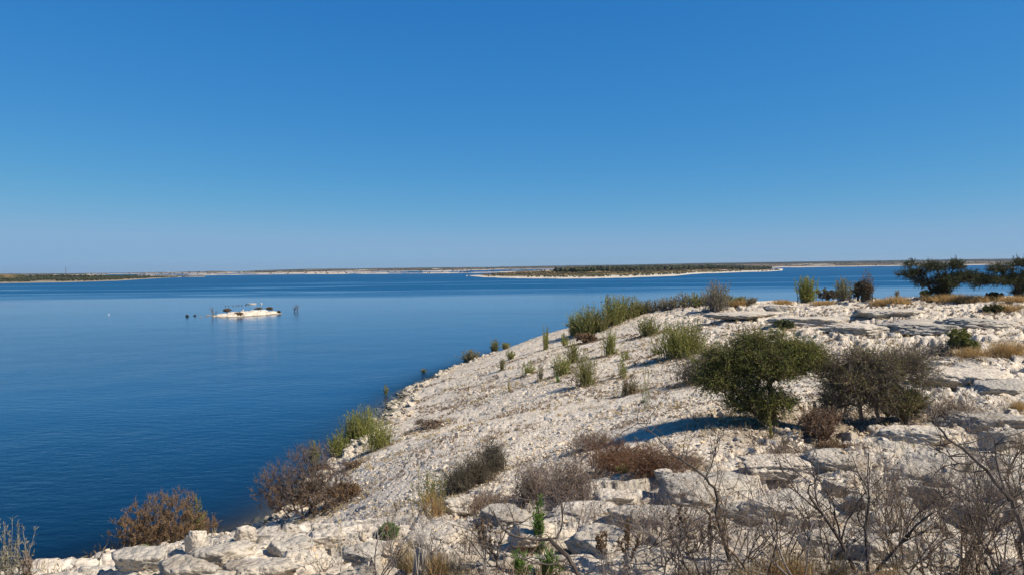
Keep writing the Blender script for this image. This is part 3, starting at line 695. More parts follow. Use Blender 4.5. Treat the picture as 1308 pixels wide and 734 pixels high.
for px, py, hp, wp, lab, m in [
    (505,690,58,5,'brown seed stalk upright on the near rocks left of centre',L_BROWN),(496,690,34,8,'shorter rusty seed stalk beside the upright brown one',L_RUST),
    (434,735,95,14,'thin pale stems on the near rocks under the shore bush',L_STRAW),(482,700,110,16,'bundle of pale straw stems rising over the white slope edge',L_STRAW),
    (540,735,120,40,'tall sparse straw stems above the golden grass',L_STRAW),(620,738,90,40,'sparse brown stems at the bottom left of the green weed',L_BROWN),
    (800,735,80,40,'brown seeded stalks at the bottom beside the thick dark branch',L_RUST),(770,735,60,30,'small rust seeded stalks left of the brown seeded ones',L_RUST),
    (866,738,110,30,'tall brown stalks with curled seed heads, right of centre bottom',L_BROWN),(905,738,85,34,'clustered brown stalks left of the golden grass',L_BROWN),
    (1240,560,92,4,'very thin pale stem rising over the right-hand ledges',L_STRAW),(1205,600,60,6,'rust seed stalk above the right-hand dead shrub',L_RUST),
    (1010,610,60,4,'thin pale curved stem below the dense bushes',L_STRAW),(1160,590,84,8,'pale arching stem over the foot of the olive shrub',L_STRAW)]:
    stalk(px, py, hp, lab, m, W_GREY if m is not L_STRAW else W_PALE, max(1, wp // 4), wp, .35, group=WS, nl=40 if m is not L_STRAW else 8)
DS = 'leafless dead shrubs across the foreground'
for px, d, hp, lab, r, mt, st, sp, lean in [
    (1103,5.3,190,'forked dark dead shrub with a thick V-shaped base at the bottom',.017,W_DARK,3,.55,(.1,0)),
    (1260,4.9,230,'largest tangled dead shrub filling the bottom right corner',.016,W_BROWN,5,.45,(-.05,0)),
    (1300,5.4,220,'dark dead shrub cut by the right edge',.016,W_DARK,4,.4,(-.35,0)),
    (1200,5.0,190,'thin-branched dead shrub between the forked one and the corner tangle',.012,W_BROWN,4,.45,(.05,0)),
    (1030,5.2,160,'slender grey dead shrub left of the forked one',.010,W_GREY,4,.45,(-.1,0)),
    (965,5.4,190,'tall thin dead shrub with stems reaching the rusty bush',.011,W_BROWN,3,.35,(-.3,0)),
    (900,5.2,130,'low dead shrub with brown curled leaves, right of centre',.011,W_DARK,4,.5,(0,0)),
    (845,5.6,140,'thin grey dead shrub with upright whips, centre right bottom',.008,W_GREY,4,.35,(.1,0)),
    (800,5.0,110,'low grey dead shrub behind the thick dark branch',.008,W_GREY,5,.55,(.1,0)),
    (640,5.6,100,'small dark dead shrub left of the green weed',.008,W_DARK,4,.5,(-.2,0)),
    (545,5.6,120,'grey dead shrub standing in the straw grass',.007,W_GREY,5,.4,(0,0)),
    (480,6.0,110,'dark thin dead shrub at the bottom left of the straw grass',.007,W_PURP,4,.4,(.2,0)),
    (415,6.6,75,'small bleached dead shrub on the near rocks at left',.006,W_PALE,4,.5,(-.1,0)),
    (1150,7.2,120,'grey twiggy dead shrub behind the forked one',.009,W_GREY,5,.5,(.1,0)),
    (1230,7.6,140,'purplish dead shrub on the rocks above the corner tangle',.010,W_PURP,4,.45,(0,0)),
    (1070,7.6,120,'fine brown dead shrub on the grey slab above the golden grass',.007,W_BROWN,4,.45,(.2,0)),
    (735,7.4,90,'thin purplish dead shrub on the slab behind the green weed',.007,W_PURP,5,.5,(.1,0)),
    (1060,5.8,130,'wiry dark dead shrub just left of the forked base',.007,W_DARK,7,.6,(0,0)),
    (1150,5.4,150,'wiry brown dead shrub just right of the forked base',.008,W_BROWN,7,.55,(.1,0)),
    (1215,6.8,130,'fine dark dead shrub low between the tangles at right',.007,W_DARK,7,.6,(0,0)),
    (1275,5.2,150,'dense purplish dead shrub low in the bottom right corner',.008,W_DARKP,8,.6,(0,0)),
    (1180,7.8,100,'fine purplish dead shrub left of the rocks above the corner tangle',.006,W_PURP,7,.6,(0,0)),
    (950,5.8,90,'low wiry dead shrub in the yellow grass at the bottom',.006,W_DARKP,7,.65,(0,0)),
    (885,5.9,80,'low wiry brown dead shrub by the curled-leaf one',.006,W_BROWN,7,.65,(0,0)),
    (820,5.8,80,'low dark wiry dead shrub right of the thick branch base',.006,W_DARKP,7,.65,(0,0)),
    (1310,7.4,150,'brown dead shrub at the right edge under the dark-edged block',.009,W_BROWN,6,.5,(-.2,0)),
    (1170,6.0,150,'brown many-stemmed dead shrub just left of the thin-branched one',.009,W_BROWN,6,.5,(0,0)),
    (1285,6.4,190,'pale grey dead shrub behind the corner tangle',.009,W_GREY,5,.5,(-.2,0)),
    (1230,5.8,170,'dark wiry dead shrub in the middle of the corner tangle',.010,W_DARK,6,.55,(0,0)),
    (1000,6.2,110,'grey wiry dead shrub rising from the golden grass',.007,W_GREY,6,.5,(0,0)),
    (930,6.4,120,'brown wiry dead shrub with whips leaning right',.007,W_BROWN,5,.5,(.3,0)),
    (870,6.6,100,'low purplish dead shrub on the grey slab right of centre',.006,W_PURP,6,.6,(0,0)),
    (775,6.4,90,'fine brown dead shrub left of the low grey one',.006,W_BROWN,6,.55,(-.1,0)),
    (700,6.2,80,'fine grey dead shrub around the bright green weed',.005,W_GREY,6,.6,(0,0)),
    (600,6.4,80,'low brown dead shrub at the right edge of the golden clump',.005,W_BROWN,6,.6,(0,0)),
    (1120,8.6,90,'fine grey dead shrub on the rocks above the forked one',.007,W_GREY,6,.6,(0,0)),
    (1290,8.4,120,'wiry brown dead shrub by the dark-edged block',.008,W_BROWN,6,.5,(-.1,0)),
    (985,8.8,70,'small purplish dead shrub among stones below the dense bush',.006,W_PURP,6,.6,(0,0))]:
    bare(px, 760, hp, lab, r, 1.15, mt, st, 4, L_BROWN, group=DS, at=(d,), spread=sp, lean=lean, nleaf=70, ll=.028, kids=(3, 5), gn=.20)
# thick branch reaching in from the bottom, centre
def path_branch(pts, label):
    acc = Acc(); rng = rg(); base = None
    P3 = []
    for px, py, t in pts[0]: P3.append(EYE + ray(px, py) * t)
    base = P3[0].copy(); zb = float(ground_h(base[:1], base[1:2])[0]); P3.insert(0, np.array([base[0] + .1, base[1], zb - .05])); org = P3[0].copy()
    def tube(P_, ra, rb):
        P_ = np.array(P_) - org; k = 4; Q_ = []
        for i in range(len(P_) - 1):
            p0 = P_[max(i - 1, 0)]; p1, p2 = P_[i], P_[i + 1]; p3 = P_[min(i + 2, len(P_) - 1)]
            for s in range(k):
                f = s / k; Q_.append(.5 * ((2 * p1) + (-p0 + p2) * f + (2 * p0 - 5 * p1 + 4 * p2 - p3) * f * f + (-p0 + 3 * p1 - 3 * p2 + p3) * f ** 3))
        Q_.append(P_[-1]); Q_ = np.array(Q_); Q_[1:-1] += rng.normal(size=(len(Q_) - 2, 3)) * .004; rr = np.linspace(ra, rb, len(Q_)); tubes(acc, Q_[:-1], Q_[1:], rr[:-1], rr[1:], 6); return Q_
    Qs = [tube(P3, pts[1], pts[2])]
    for br, ra, rb in pts[3]: Qs.append(tube([EYE + ray(px, py) * t for px, py, t in br], ra, rb))
    for Q_ in Qs:
        for s in range(7):
            p = Q_[rng.integers(len(Q_) // 3, len(Q_))]; d = rdir(rng, 1)[0] + [0, 0, .8]; d /= np.linalg.norm(d); r = .0035
            for u in range(4):
                q = p + d * .07; tubes(acc, p[None], q[None], [r], [r * .8], 4); p = q; r *= .8; d = d + rng.normal(size=3) * .3; d /= np.linalg.norm(d)
    thing('dead_shrub', label, 'dead shrub', org, [('branches', acc, W_DARK, False)], DS)
path_branch(([(742,736,4.7),(725,712,4.7),(703,688,4.75)],.017,.013,[([(703,688,4.75),(672,686,4.7),(645,676,4.65),(630,652,4.65)],.010,.004),([(703,688,4.75),(716,680,4.8),(718,650,4.8),(712,632,4.8)],.008,.003),([(725,712,4.7),(700,720,4.6),(660,712,4.55),(630,700,4.5)],.007,.002)]),
    'thick dark dead branch curving in from the bottom centre')
path_branch(([(917,665,5.6),(915,630,5.6),(895,605,5.6),(862,582,5.6)],.014,.008,[([(862,582,5.6),(838,556,5.6),(815,540,5.6)],.006,.002),([(900,612,5.6),(912,585,5.7),(918,550,5.8)],.005,.002)]),
    'dark crooked dead stem bending left over the grey slab')
path_branch(([(1308,690,4.2),(1290,640,4.2),(1250,590,4.3),(1212,560,4.4),(1190,532,4.5)],.015,.004,[([(1290,640,4.2),(1275,600,4.3),(1270,560,4.4)],.008,.003),([(1250,590,4.3),(1225,590,4.3),(1200,575,4.3)],.006,.002)]),
    'long dark dead branch rising leftward from the right edge')


# ---------------------------------------------------------------- rocks
def ico(sub):
    import bmesh
    bm = bmesh.new(); bmesh.ops.create_icosphere(bm, subdivisions=sub, radius=1); bm.verts.ensure_lookup_table()
    v = np.array([x.co[:] for x in bm.verts]); f = np.array([[y.index for y in x.verts] for x in bm.faces]); bm.free(); return v, f
ICO4 = ico(5); ICO3 = ico(4); ICO1 = ico(1); ICO2 = ico(2)
def vn3(p, s, seed):
    return (vn(p[:, 0] * s + 5.2, p[:, 1] * s + p[:, 2] * s * .7, seed) + vn(p[:, 2] * s + 1.3, p[:, 0] * s - p[:, 1] * s * .6 + 8, seed + 3)) - 1
def rock_verts(rng, dims, V=None, planes=11, rough=.05):
    """tabular limestone: bedding planes above and below, broken joint faces round the sides, pitted skin"""
    V = ICO3[0] if V is None else V
    ns = max(6, planes - 3); az = np.sort(rng.uniform(0, 6.28, ns)); Ps = np.stack([np.cos(az), np.sin(az), rng.normal(size=ns) * .22], 1)
    Pt = np.array([[rng.normal() * .16, rng.normal() * .16, 1], [rng.normal() * .1, rng.normal() * .1, -1], [rng.normal() * .6, rng.normal() * .6, .9]])
    Pn = np.concatenate([Ps, Pt]); Pn /= np.linalg.norm(Pn, axis=1, keepdims=True)
    Dn = np.concatenate([rng.uniform(.66, 1.0, ns), [.72, .8, rng.uniform(.72, .9)]])
    s = rng.integers(0, 9999); dot = V @ Pn.T
    r = np.min(np.where(dot > .05, Dn[None] / np.maximum(dot, .05), 9), axis=1); r = np.minimum(r, 1.25)
    q = V * r[:, None]
    bed = vn(q[:, 2] * 5 + s, q[:, 2] * 0 + .5, s + 1) - .5; side = 1 - V[:, 2] ** 2
    big = vn3(q, 1.3, s + 3)
    w1, w2, wc, _, _ = worley(q[:, 0] * 3 + q[:, 2] * 2, q[:, 1] * 3 - q[:, 2] * 1.5, s + 4)
    k = 1 + .10 * big + rough * 1.5 * bed * side + rough * vn3(q, 5, s) + rough * .7 * vn3(q, 13, s + 7) + rough * .45 * vn3(q, 30, s + 9) - rough * 1.3 * (1 - sst(0, .10, w2 - w1)) + rough * 1.2 * (wc - .5)
    return q * k[:, None] * np.array(dims)
def boulder(px, py, wp, hp, label, m=M_ROCK, name='boulder', depthr=.8, sink=.25, group=None, planes=11, rz=None, rough=.05):
    loc, t = place(px, py); rng = rg(); w = wp / FPX * t * .5; h = hp / FPX * t * .5
    v = rock_verts(rng, (w, w * depthr, h * (1 + sink)), ICO4[0], planes, rough)
    a = (rng.uniform(-.4, .4) if rz is None else rz); c, s = math.cos(a), math.sin(a); v[:, :2] = v[:, :2] @ np.array([[c, s], [-s, c]])
    me = mk_mesh(name, v, None, ICO4[1], True)
    o = link(name, me, m, None, loc + np.array([0, w * .3, h * (1 - sink)])); return tag(o, label, 'boulder', group)
for a in [
    (175,726,78,24,'largest pale boulder at the left end of the near bank',M_ROCKG),
    (248,706,30,32,'bright white upright block between the largest boulder and the slab',M_ROCK),
    (282,722,72,25,'flat pale boulder right of the bright white block',M_ROCKG),
    (314,690,26,20,'small round cream boulder standing at the bank edge',M_ROCK),
    (362,708,56,19,'grey flat boulder in the middle of the near bank',M_ROCKG),
    (412,697,54,19,'cream boulder on the bank edge below the shore bush',M_ROCK),
    (232,738,70,20,'grey slab at the bottom edge under the largest boulder',M_ROCKG),
    (330,738,80,19,'grey cracked slab at the bottom edge left',M_ROCKG),
    (455,720,50,17,'grey block left of the straw grass',M_ROCKG),
    (590,652,44,17,'cream rounded boulder below the green and straw clump',M_ROCK),
    (640,668,60,17,'grey flat slab right of the cream rounded boulder',M_ROCKG),
    (680,694,62,24,'cream square-edged block with a dark gap on its left',M_ROCK),
    (760,706,84,27,'grey rounded slab beneath the fuzzy dead shrub',M_ROCKG),
    (780,646,60,17,'pale broad slab below the rust bushes',M_ROCK),
    (846,618,22,12,'small bright boulder at the foot of the rust-red bush',M_ROCK),
    (1060,706,60,25,'pale round boulder behind the golden grass',M_ROCK),
    (1130,716,84,28,'cream slab beneath the forked dead shrub',M_ROCK),
    (1088,622,22,14,'cream small boulder atop a grey one on the slab',M_ROCK),
    (1068,632,34,18,'grey boulder left of the cream small one',M_ROCKG),
    (1092,634,16,8,'flat cream stone right under the small boulder',M_ROCK),
    (1205,622,40,18,'grey boulder casting shadow at right',M_ROCKG),
    (1275,598,20,14,'orange-cream boulder below the dark ledge at right',M_ROCK),
    (1290,572,60,24,'dark-edged grey block at the right edge',M_ROCKG),
    (1195,640,50,20,'pale block with a deep blue shadow beneath',M_ROCK),
    (1290,640,50,24,'grey block behind the long dead branch',M_ROCKG),
    (1072,520,30,16,'cream boulder in the gap between the two big bushes',M_ROCK),
    (1100,650,40,18,'flat grey slab left of the pale block',M_ROCKG),
    (950,662,60,16,'low pale slab above the golden grass',M_ROCKG),
    (1190,470,44,11,'flat cream slab behind the purplish twiggy shrub',M_ROCK),
    (1245,478,60,12,'long pale ledge slab below the small round green bush',M_ROCKG),
    (1000,398,40,9,'low pale block on the skyline ledge under the bright green bush',M_ROCK),
    (420,600,14,8,'white stone at the water line by the rusty growth',M_ROCK),
    (584,558,7,6,'small tan round stone alone on the white slope',M_ROCK)]:
    boulder(*a)
for x, y, w, h, lab, g_ in [
    (960,404,90,7,'long low ledge block on the skyline shelf above the yellow-green bush',0),(1060,412,110,9,'long pale ledge on the upper shelf above the thorny bush',0),
    (1140,402,80,8,'flat pale ledge under the crest grass left of the flat-topped tree',0),(1180,420,120,11,'long cracked ledge above the purplish twiggy shrub',1),
    (1265,418,90,10,'grey ledge under the flat dark bush mat at the right edge',1),(1110,424,90,9,'pale ledge directly above the thorny bush',0),
    (1225,490,110,16,'broad pale slab with a dark gap beneath, right of the thorny bush',0),(1290,500,80,14,'grey slab at the right edge below the gold grass clump',1),
    (1270,545,100,18,'broad grey slab below the brown dry shrub at right',1),(1180,560,90,14,'flat pale slab at the foot of the low olive shrub',0),
    (1000,600,110,16,'wide pale slab in front of the dense dark bush',0),(1090,598,90,16,'wide grey slab in front of the thorny bush',1),
    (900,630,130,20,'wide grey slab right of the rust-red bush',1),(1010,655,120,22,'wide pale slab behind the slender grey dead shrub',0),
    (840,672,110,22,'wide grey slab in the centre right foreground',1),(1180,610,90,16,'low grey slab left of the boulder casting shadow',1),
    (745,660,90,16,'low pale slab under the two fuzzy brown shrubs',0),(560,690,90,18,'low pale slab behind the straw grass',0)]:
    boulder(x, y, w, h * .85, lab, M_ROCKG if g_ else M_ROCK, 'flat_boulder', .85, .72, 'flat slabs of the broken shelves', 9, None, .06)
# medium loose rocks, each its own object
rng = np.random.default_rng(55)
protos = []
for k in range(8):
    v = rock_verts(rng, (.5, .4, .28), ICO3[0], 10, .05); me = mk_mesh('rock', v, None, ICO3[1], True); me.materials.append(M_ROCK if k % 2 else M_ROCKG); protos.append(me)
cnt = 0
while cnt < 130:
    a = R(rng.uniform(-30, 36)); r = math.sqrt(rng.uniform(5 ** 2, 24 ** 2)) if cnt < 112 else rng.uniform(24, 48); x, y = r * math.sin(a), r * math.cos(a)
    z = float(ground_h(np.array([x]), np.array([y]))[0]); kk = float(rocky(np.array([x]), np.array([y]))[0])
    if z < .1 or rng.random() > .1 + .9 * kk: continue
    s = rng.uniform(.12, .34) * (1 + r / 60); pk = int(rng.integers(0, 8)); o = bpy.data.objects.new('rock', protos[pk]); COL.objects.link(o)
    o.location = (x, y, z + .02 * s); o.rotation_euler = (rng.normal() * .2, rng.normal() * .2, rng.uniform(0, 6.28)); o.scale = (s, s, s * rng.uniform(.5, .95))
    zone = ('in the near foreground under the dead twigs' if r < 9.5 else 'on the broken ground before the two big bushes' if r < 15 else 'on the shelves beside and behind the big bushes' if r < 27 else 'on the far shelves under the crest')
    kind_ = ('pale' if pk % 2 else 'grey weathered') + (' small' if s < .24 * (1 + r / 60) else ' larger')
    tag(o, kind_ + ' loose limestone rock ' + zone, 'rock', kind_ + ' loose rocks ' + zone); cnt += 1


# ---------------------------------------------------------------- ground sheet
ang = np.concatenate([np.linspace(-40, 40, 1000), np.linspace(40, 320, 90)[1:-1]])
ang = np.radians(ang)
rad = np.concatenate([[.05], np.geomspace(1.2, 155, 900)])
aa, rr = np.meshgrid(ang, rad)
X = rr * np.sin(aa); Y = rr * np.cos(aa); ZG = ground_h(X, Y); nr, na = X.shape
i = np.arange(nr - 1)[:, None] * na; j = np.arange(na)[None]; j2 = (j + 1) % na
quads = np.stack([i + j, i + j2, i + na + j2, i + na + j], -1).reshape(-1, 4)[:, ::-1]
me = mk_mesh('ground', np.stack([X, Y, ZG], -1).reshape(-1, 3), quads, None, True)
g = link('ground', me, M_GROUND); tag(g, kind='structure')
wt = rocky(X, Y).ravel() * (1 - .45 * sst(22, 34, Y.ravel())) * (.75 + .25 * (1 - sst(10, 16, np.hypot(X, Y).ravel())))
at_ = me.attributes.new('weather', 'FLOAT', 'POINT'); at_.data.foreach_set('value', wt.astype(np.float32))
lit = np.zeros(X.size); xf, yf = X.ravel(), Y.ravel()
for (x, y, w, k) in plant_sites:
    m = (np.abs(xf - x) < w * 2.2) & (np.abs(yf - y) < w * 2.2); d = np.hypot(xf[m] - x, yf[m] - y) / (w * 1.25)
    lit[m] = np.maximum(lit[m], k * (1 - sst(.5, 1.7, d)))
at_ = me.attributes.new('litter', 'FLOAT', 'POINT'); at_.data.foreach_set('value', lit.astype(np.float32))

# loose stones: nobody could count them
rng = np.random.default_rng(7)
def stones(name, n_, rmin, rmax, s0, s1, amin, amax, m, base=ICO1, seed=1, rockbias=0, flat=.55, zmin=.02, zmax=99):
    rng = np.random.default_rng(seed); a = np.radians(rng.uniform(amin, amax, n_)); r = np.sqrt(rng.uniform(rmin ** 2, rmax ** 2, n_))
    x, y = r * np.sin(a), r * np.cos(a); z = ground_h(x, y); k = fbm(x * .45, y * .45, 3, seed + 60)
    keep = (z > zmin) & (z < zmax) & (rng.random(n_) < sst(.42, .62, k) + .06); x, y, z, r = x[keep], y[keep], z[keep], r[keep]; n_ = len(x)
    s = s0 * (s1 / s0) ** (rng.random(n_) ** 2.2)
    V, Fc = base; nv = len(V)
    vv = V[None] * (1 + rng.uniform(-.28, .28, (n_, nv, 1))) * np.stack([s * rng.uniform(.7, 1.3, n_), s * rng.uniform(.7, 1.3, n_), s * flat * rng.uniform(.5, 1.3, n_)], 1)[:, None]
    th = rng.uniform(0, 6.28, n_); c, sn = np.cos(th)[:, None], np.sin(th)[:, None]
    tl = rng.normal(size=(n_, 2)) * .3
    X_ = vv[..., 0] * c - vv[..., 1] * sn; Y_ = vv[..., 0] * sn + vv[..., 1] * c; Z_ = vv[..., 2] + X_ * tl[:, :1] + Y_ * tl[:, 1:]
    V3 = np.stack([X_ + x[:, None], Y_ + y[:, None], Z_ + (z + s * flat * .3)[:, None]], -1).reshape(-1, 3)
    T = (Fc[None] + (np.arange(n_) * nv)[:, None, None]).reshape(-1, 3)
    o = link(name, mk_mesh(name, V3, None, T), m); tag(o, kind='stuff'); return o
o = stones('pebbles', 36000, 4.5, 20, .008, .055, -38, 38, M_PEB, seed=11); tag(o, 'pale loose pebbles littering the near slope', 'pebbles')
o = stones('gravel', 105000, 15, 66, .015, .062, -22, 37, M_PEB, seed=12, flat=.6); tag(o, 'pale limestone gravel strewn over the far white slope', 'gravel')

def cover(name, label, m, n_, seed, amin, amax, rmin, rmax, thr, h0, h1):
    rng = np.random.default_rng(seed); a = np.radians(rng.uniform(amin, amax, n_)); r = np.sqrt(rng.uniform(rmin ** 2, rmax ** 2, n_)); x, y = r * np.sin(a), r * np.cos(a)
    m1 = fbm(x * .7, y * .7, 4, seed) > thr
    near = np.zeros(n_, bool)
    for (px_, py_, w, k) in plant_sites: near |= (np.hypot(x - px_, y - py_) < w * (1.1 + .5 * rng.random(n_))) & (k > .25)
    kp = m1 | (near & (rng.random(n_) < .8)); x, y, r = x[kp], y[kp], r[kp]; z = ground_h(x, y); kp = z > .05; x, y, z, r = x[kp], y[kp], z[kp], r[kp]
    nb = 9; c = np.repeat(np.stack([x, y, z - .01], 1), nb, 0); rr_ = np.repeat(r, nb); c[:, :2] += rng.normal(size=(len(c), 2)) * .035
    h = rng.uniform(h0, h1, len(c)); w = np.maximum(.0025, rr_ * .00042); d = rng.normal(size=(len(c), 3)) * .55 + [0, 0, 1]; d /= np.linalg.norm(d, axis=1, keepdims=True)
    acc = Acc(); leaves(acc, c, d, h, w * 2.2, rng); o = link(name, acc.mesh(name), m); tag(o, label, 'ground cover', kind='stuff')
cover('dry_ground_cover', 'short dry grey-brown growth between the stones', L_BROWN, 26000, 301, -38, 38, 4.5, 50, .60, .04, .13)
cover('near_dry_grass', 'thin dry stems standing among the nearest rocks', L_BROWN, 2600, 303, -36, 38, 4.6, 8.2, .58, .06, .24)
cover('dry_grass_cover', 'wisps of short straw-coloured grass among the rocks', L_STRAW, 9000, 302, -36, 38, 4.5, 45, .62, .05, .16)
o = stones('shore_stones', 60000, 17, 75, .05, .26, -32, 8, M_SHORE, base=ICO2, seed=13, flat=.6, zmin=-.35, zmax=.30); tag(o, 'stained stones along the water line, some awash', 'stones')
# ---------------------------------------------------------------- water
def water_mat():
    m, nt, b, out = mat_new('lake_water')
    g = nt.nodes.new('ShaderNodeNewGeometry'); pos = g.outputs['Position']
    sx = nt.nodes.new('ShaderNodeSeparateXYZ'); nt.links.new(pos, sx.inputs[0])
    mp = nt.nodes.new('ShaderNodeMapping'); mp.inputs['Scale'].default_value = (.007, .016, 1); nt.links.new(pos, mp.inputs['Vector'])
    nb = noise(nt, mp.outputs[0], 1.0, 3, .5)
    dist = math_(nt, 'ADD', sx.outputs[1], math_(nt, 'MULTIPLY', math_(nt, 'SUBTRACT', nb.outputs[0], .5), 170))
    dist = math_(nt, 'ADD', dist, math_(nt, 'MULTIPLY', sx.outputs[0], .06))
    # calm: 1 where the surface is slick, 0 where the breeze ruffles it
    rp = nt.nodes.new('ShaderNodeValToRGB'); nt.links.new(mapr(nt, dist, 0, 1000).outputs[0], rp.inputs[0])
    e = rp.color_ramp.elements; e[0].position = 0; e[0].color = (.0,) * 3 + (1,); e[1].position = 1; e[1].color = (.1,) * 3 + (1,)
    for p, v in [(.06, .0), (.08, .15), (.105, .50), (.15, .75), (.205, .85), (.235, .45), (.255, .25), (.265, .75), (.285, .08), (.33, .05), (.345, .75), (.36, .05), (.42, .1), (.45, .5), (.47, .0)]:
        x = e.new(p); x.color = (v,) * 3 + (1,)
    rough_f = math_(nt, 'SUBTRACT', 1.0, rp.outputs[0])
    mp1 = nt.nodes.new('ShaderNodeMapping'); mp1.inputs['Rotation'].default_value = (0, 0, R(25)); mp1.inputs['Scale'].default_value = (1, 2.2, 1); nt.links.new(pos, mp1.inputs['Vector'])
    w1 = noise(nt, mp1.outputs[0], .9, 3, .6); w2 = noise(nt, mp1.outputs[0], 4.0, 3, .6); w3 = noise(nt, pos, .15, 2, .5)
    h = math_(nt, 'ADD', math_(nt, 'MULTIPLY', w1.outputs[0], .10), math_(nt, 'MULTIPLY', w2.outputs[0], .022))
    h = math_(nt, 'ADD', h, math_(nt, 'MULTIPLY', w3.outputs[0], .25))
    bb = nt.nodes.new('ShaderNodeBump'); bb.inputs['Distance'].default_value = 1.0; nt.links.new(h, bb.inputs['Height'])
    nt.links.new(math_(nt, 'ADD', math_(nt, 'MULTIPLY', rough_f, mapr(nt, noise(nt, pos, .035, 3, .6).outputs[0], .35, .65, .14, .36).outputs[0]), .05), bb.inputs['Strength'])
    nt.links.new(bb.outputs[0], b.inputs['Normal'])
    n5 = noise(nt, pos, .05, 2)
    deep = mix(nt, n5.outputs[0], (.0005, .037, .108), (.0009, .044, .125))
    deep = mix(nt, mapr(nt, sx.outputs[1], 60, 240).outputs[0], deep, (.0008, .062, .155))
    nt.links.new(mix(nt, mapr(nt, sx.outputs[1], 17, 46).outputs[0], (.0006, .008, .018), deep), b.inputs['Base Color'])
    nt.links.new(math_(nt, 'ADD', math_(nt, 'MULTIPLY', rough_f, mapr(nt, dist, 60, 280, .04, .34).outputs[0]), .05), b.inputs['Roughness'])
    b.inputs['IOR'].default_value = 1.33; b.inputs['Specular IOR Level'].default_value = .34; b.inputs['Specular Tint'].default_value = (.62, .9, 1, 1)
    a = nt.nodes.new('ShaderNodeAttribute'); a.attribute_name = 'depth'
    op = math_(nt, 'SUBTRACT', 1.0, math_(nt, 'EXPONENT', math_(nt, 'MULTIPLY', a.outputs['Fac'], -2.6)))
    nt.links.new(op, b.inputs['Alpha'])
    return m
M_WATER = water_mat()
wang = np.radians(np.concatenate([np.linspace(-42, 30, 420), np.linspace(30, 318, 60)[1:-1]])); wr = np.concatenate([[.05], np.geomspace(4, 150, 380), [200, 300, 600, 1500, 4000, 9000, 12000]])
wa, wrr = np.meshgrid(wang, wr); wx, wy = wrr * np.sin(wa), wrr * np.cos(wa); wn = len(wang)
dep = np.where(wrr < 149, np.clip(-base_h(np.clip(wx, -159, 159), np.clip(wy, -159, 159)), 0, 9), 9)
i = np.arange(len(wr) - 1)[:, None] * wn; j = np.arange(wn)[None]; j2 = (j + 1) % wn
me = mk_mesh('water', np.stack([wx, wy, wx * 0], -1).reshape(-1, 3), np.stack([i + j, i + j2, i + wn + j2, i + wn + j], -1).reshape(-1, 4)[:, ::-1], None, True)
at_ = me.attributes.new('depth', 'FLOAT', 'POINT'); at_.data.foreach_set('value', dep.ravel().astype(np.float32))
o = link('water', me, M_WATER); tag(o, kind='structure')

# ---------------------------------------------------------------- far shores
def interp(px, pts): return np.interp(px, [p[0] for p in pts], [p[1] for p in pts])
def px_of(x, y):                          # column of a far point near eye level
    return W / 2 + FPX * (x / y)
def hor(px): return 341.2 - (px - 654) * math.tan(ROLL)
def far_mat(name, tree, earth, white, wb=.35, tb=.5, sc=1.0, top=False):
    m, nt, b, out = mat_new(name); g = nt.nodes.new('ShaderNodeNewGeometry'); pos = g.outputs['Position']
    mp = nt.nodes.new('ShaderNodeMapping'); mp.inputs['Scale'].default_value = (sc, sc * .22, 1); nt.links.new(pos, mp.inputs['Vector'])
    n1 = noise(nt, mp.outputs[0], .012, 5, .65); n2 = noise(nt, mp.outputs[0], .05, 5, .7); n3 = noise(nt, mp.outputs[0], .02, 4, .6)
    c = mix(nt, mapr(nt, n2.outputs[0], .40, .60).outputs[0], earth, tree)
    c = mix(nt, mapr(nt, n1.outputs[0], 1 - tb - .08, 1 - tb + .08).outputs[0], c, tree)
    c = mix(nt, mapr(nt, n3.outputs[0], 1 - wb, 1 - wb + .06, 0, .85).outputs[0], c, white)
    sx = nt.nodes.new('ShaderNodeSeparateXYZ'); nt.links.new(pos, sx.inputs[0])
    if top: c = mix(nt, math_(nt, 'MULTIPLY', mapr(nt, sx.outputs[2], 6, 9).outputs[0], mapr(nt, n1.outputs[0], .3, .45, .35, .92).outputs[0]), c, tree)
    n4 = noise(nt, pos, .03, 4, .6)
    zz = math_(nt, 'SUBTRACT', sx.outputs[2], math_(nt, 'MULTIPLY', n4.outputs[0], 1.4))
    c = mix(nt, mapr(nt, zz, .1, .5, .9, 0).outputs[0], c, white)
    nt.links.new(c, b.inputs['Base Color']); b.inputs['Roughness'].default_value = 1; b.inputs['Specular IOR Level'].default_value = 0; return m
M_HILL = far_mat('far_scrub_hills', (.03, .036, .022), (.20, .145, .10), (.55, .47, .38), .42, .46, .5, True)
M_PEN = far_mat('peninsula_ground', (.07, .07, .035), (.24, .17, .095), (.60, .54, .45), .36, .40, 2.0)
M_LEFT = far_mat('left_shore_ground', (.035, .042, .022), (.16, .13, .085), (.33, .28, .21), .30, .62, 2.0)
def land(name, px0, px1, near, far, prof, m, npx=500, nr=90, seed=1, amp=1.0):
    """near/far(px) -> distances; prof(px, f, d) -> height"""
    pxs = np.linspace(px0, px1, npx); f = np.linspace(0, 1, nr) ** 1.5
    pp, ff = np.meshgrid(pxs, f); dn = near(pp); df = far(pp); d = dn + (df - dn) * ff
    x = d * (pp - W / 2) / FPX; z = prof(pp, ff, d)
    nse = (fbm(x * .02, d * .012, 5, seed) - .5) * amp * sst(0, .12, ff) * sst(0, .05, 1 - ff)
    z = z + nse; i = np.arange(nr - 1)[:, None] * npx; j = np.arange(npx - 1)[None]
    q = np.stack([i + j, i + j + 1, i + npx + j + 1, i + npx + j], -1).reshape(-1, 4)
    o = link(name, mk_mesh(name, np.stack([x, d, z], -1).reshape(-1, 3), q, None, True), m); tag(o, kind='structure'); return o
def dist_at(px, y): return 8 * FPX / np.maximum(y - hor(px), .4)
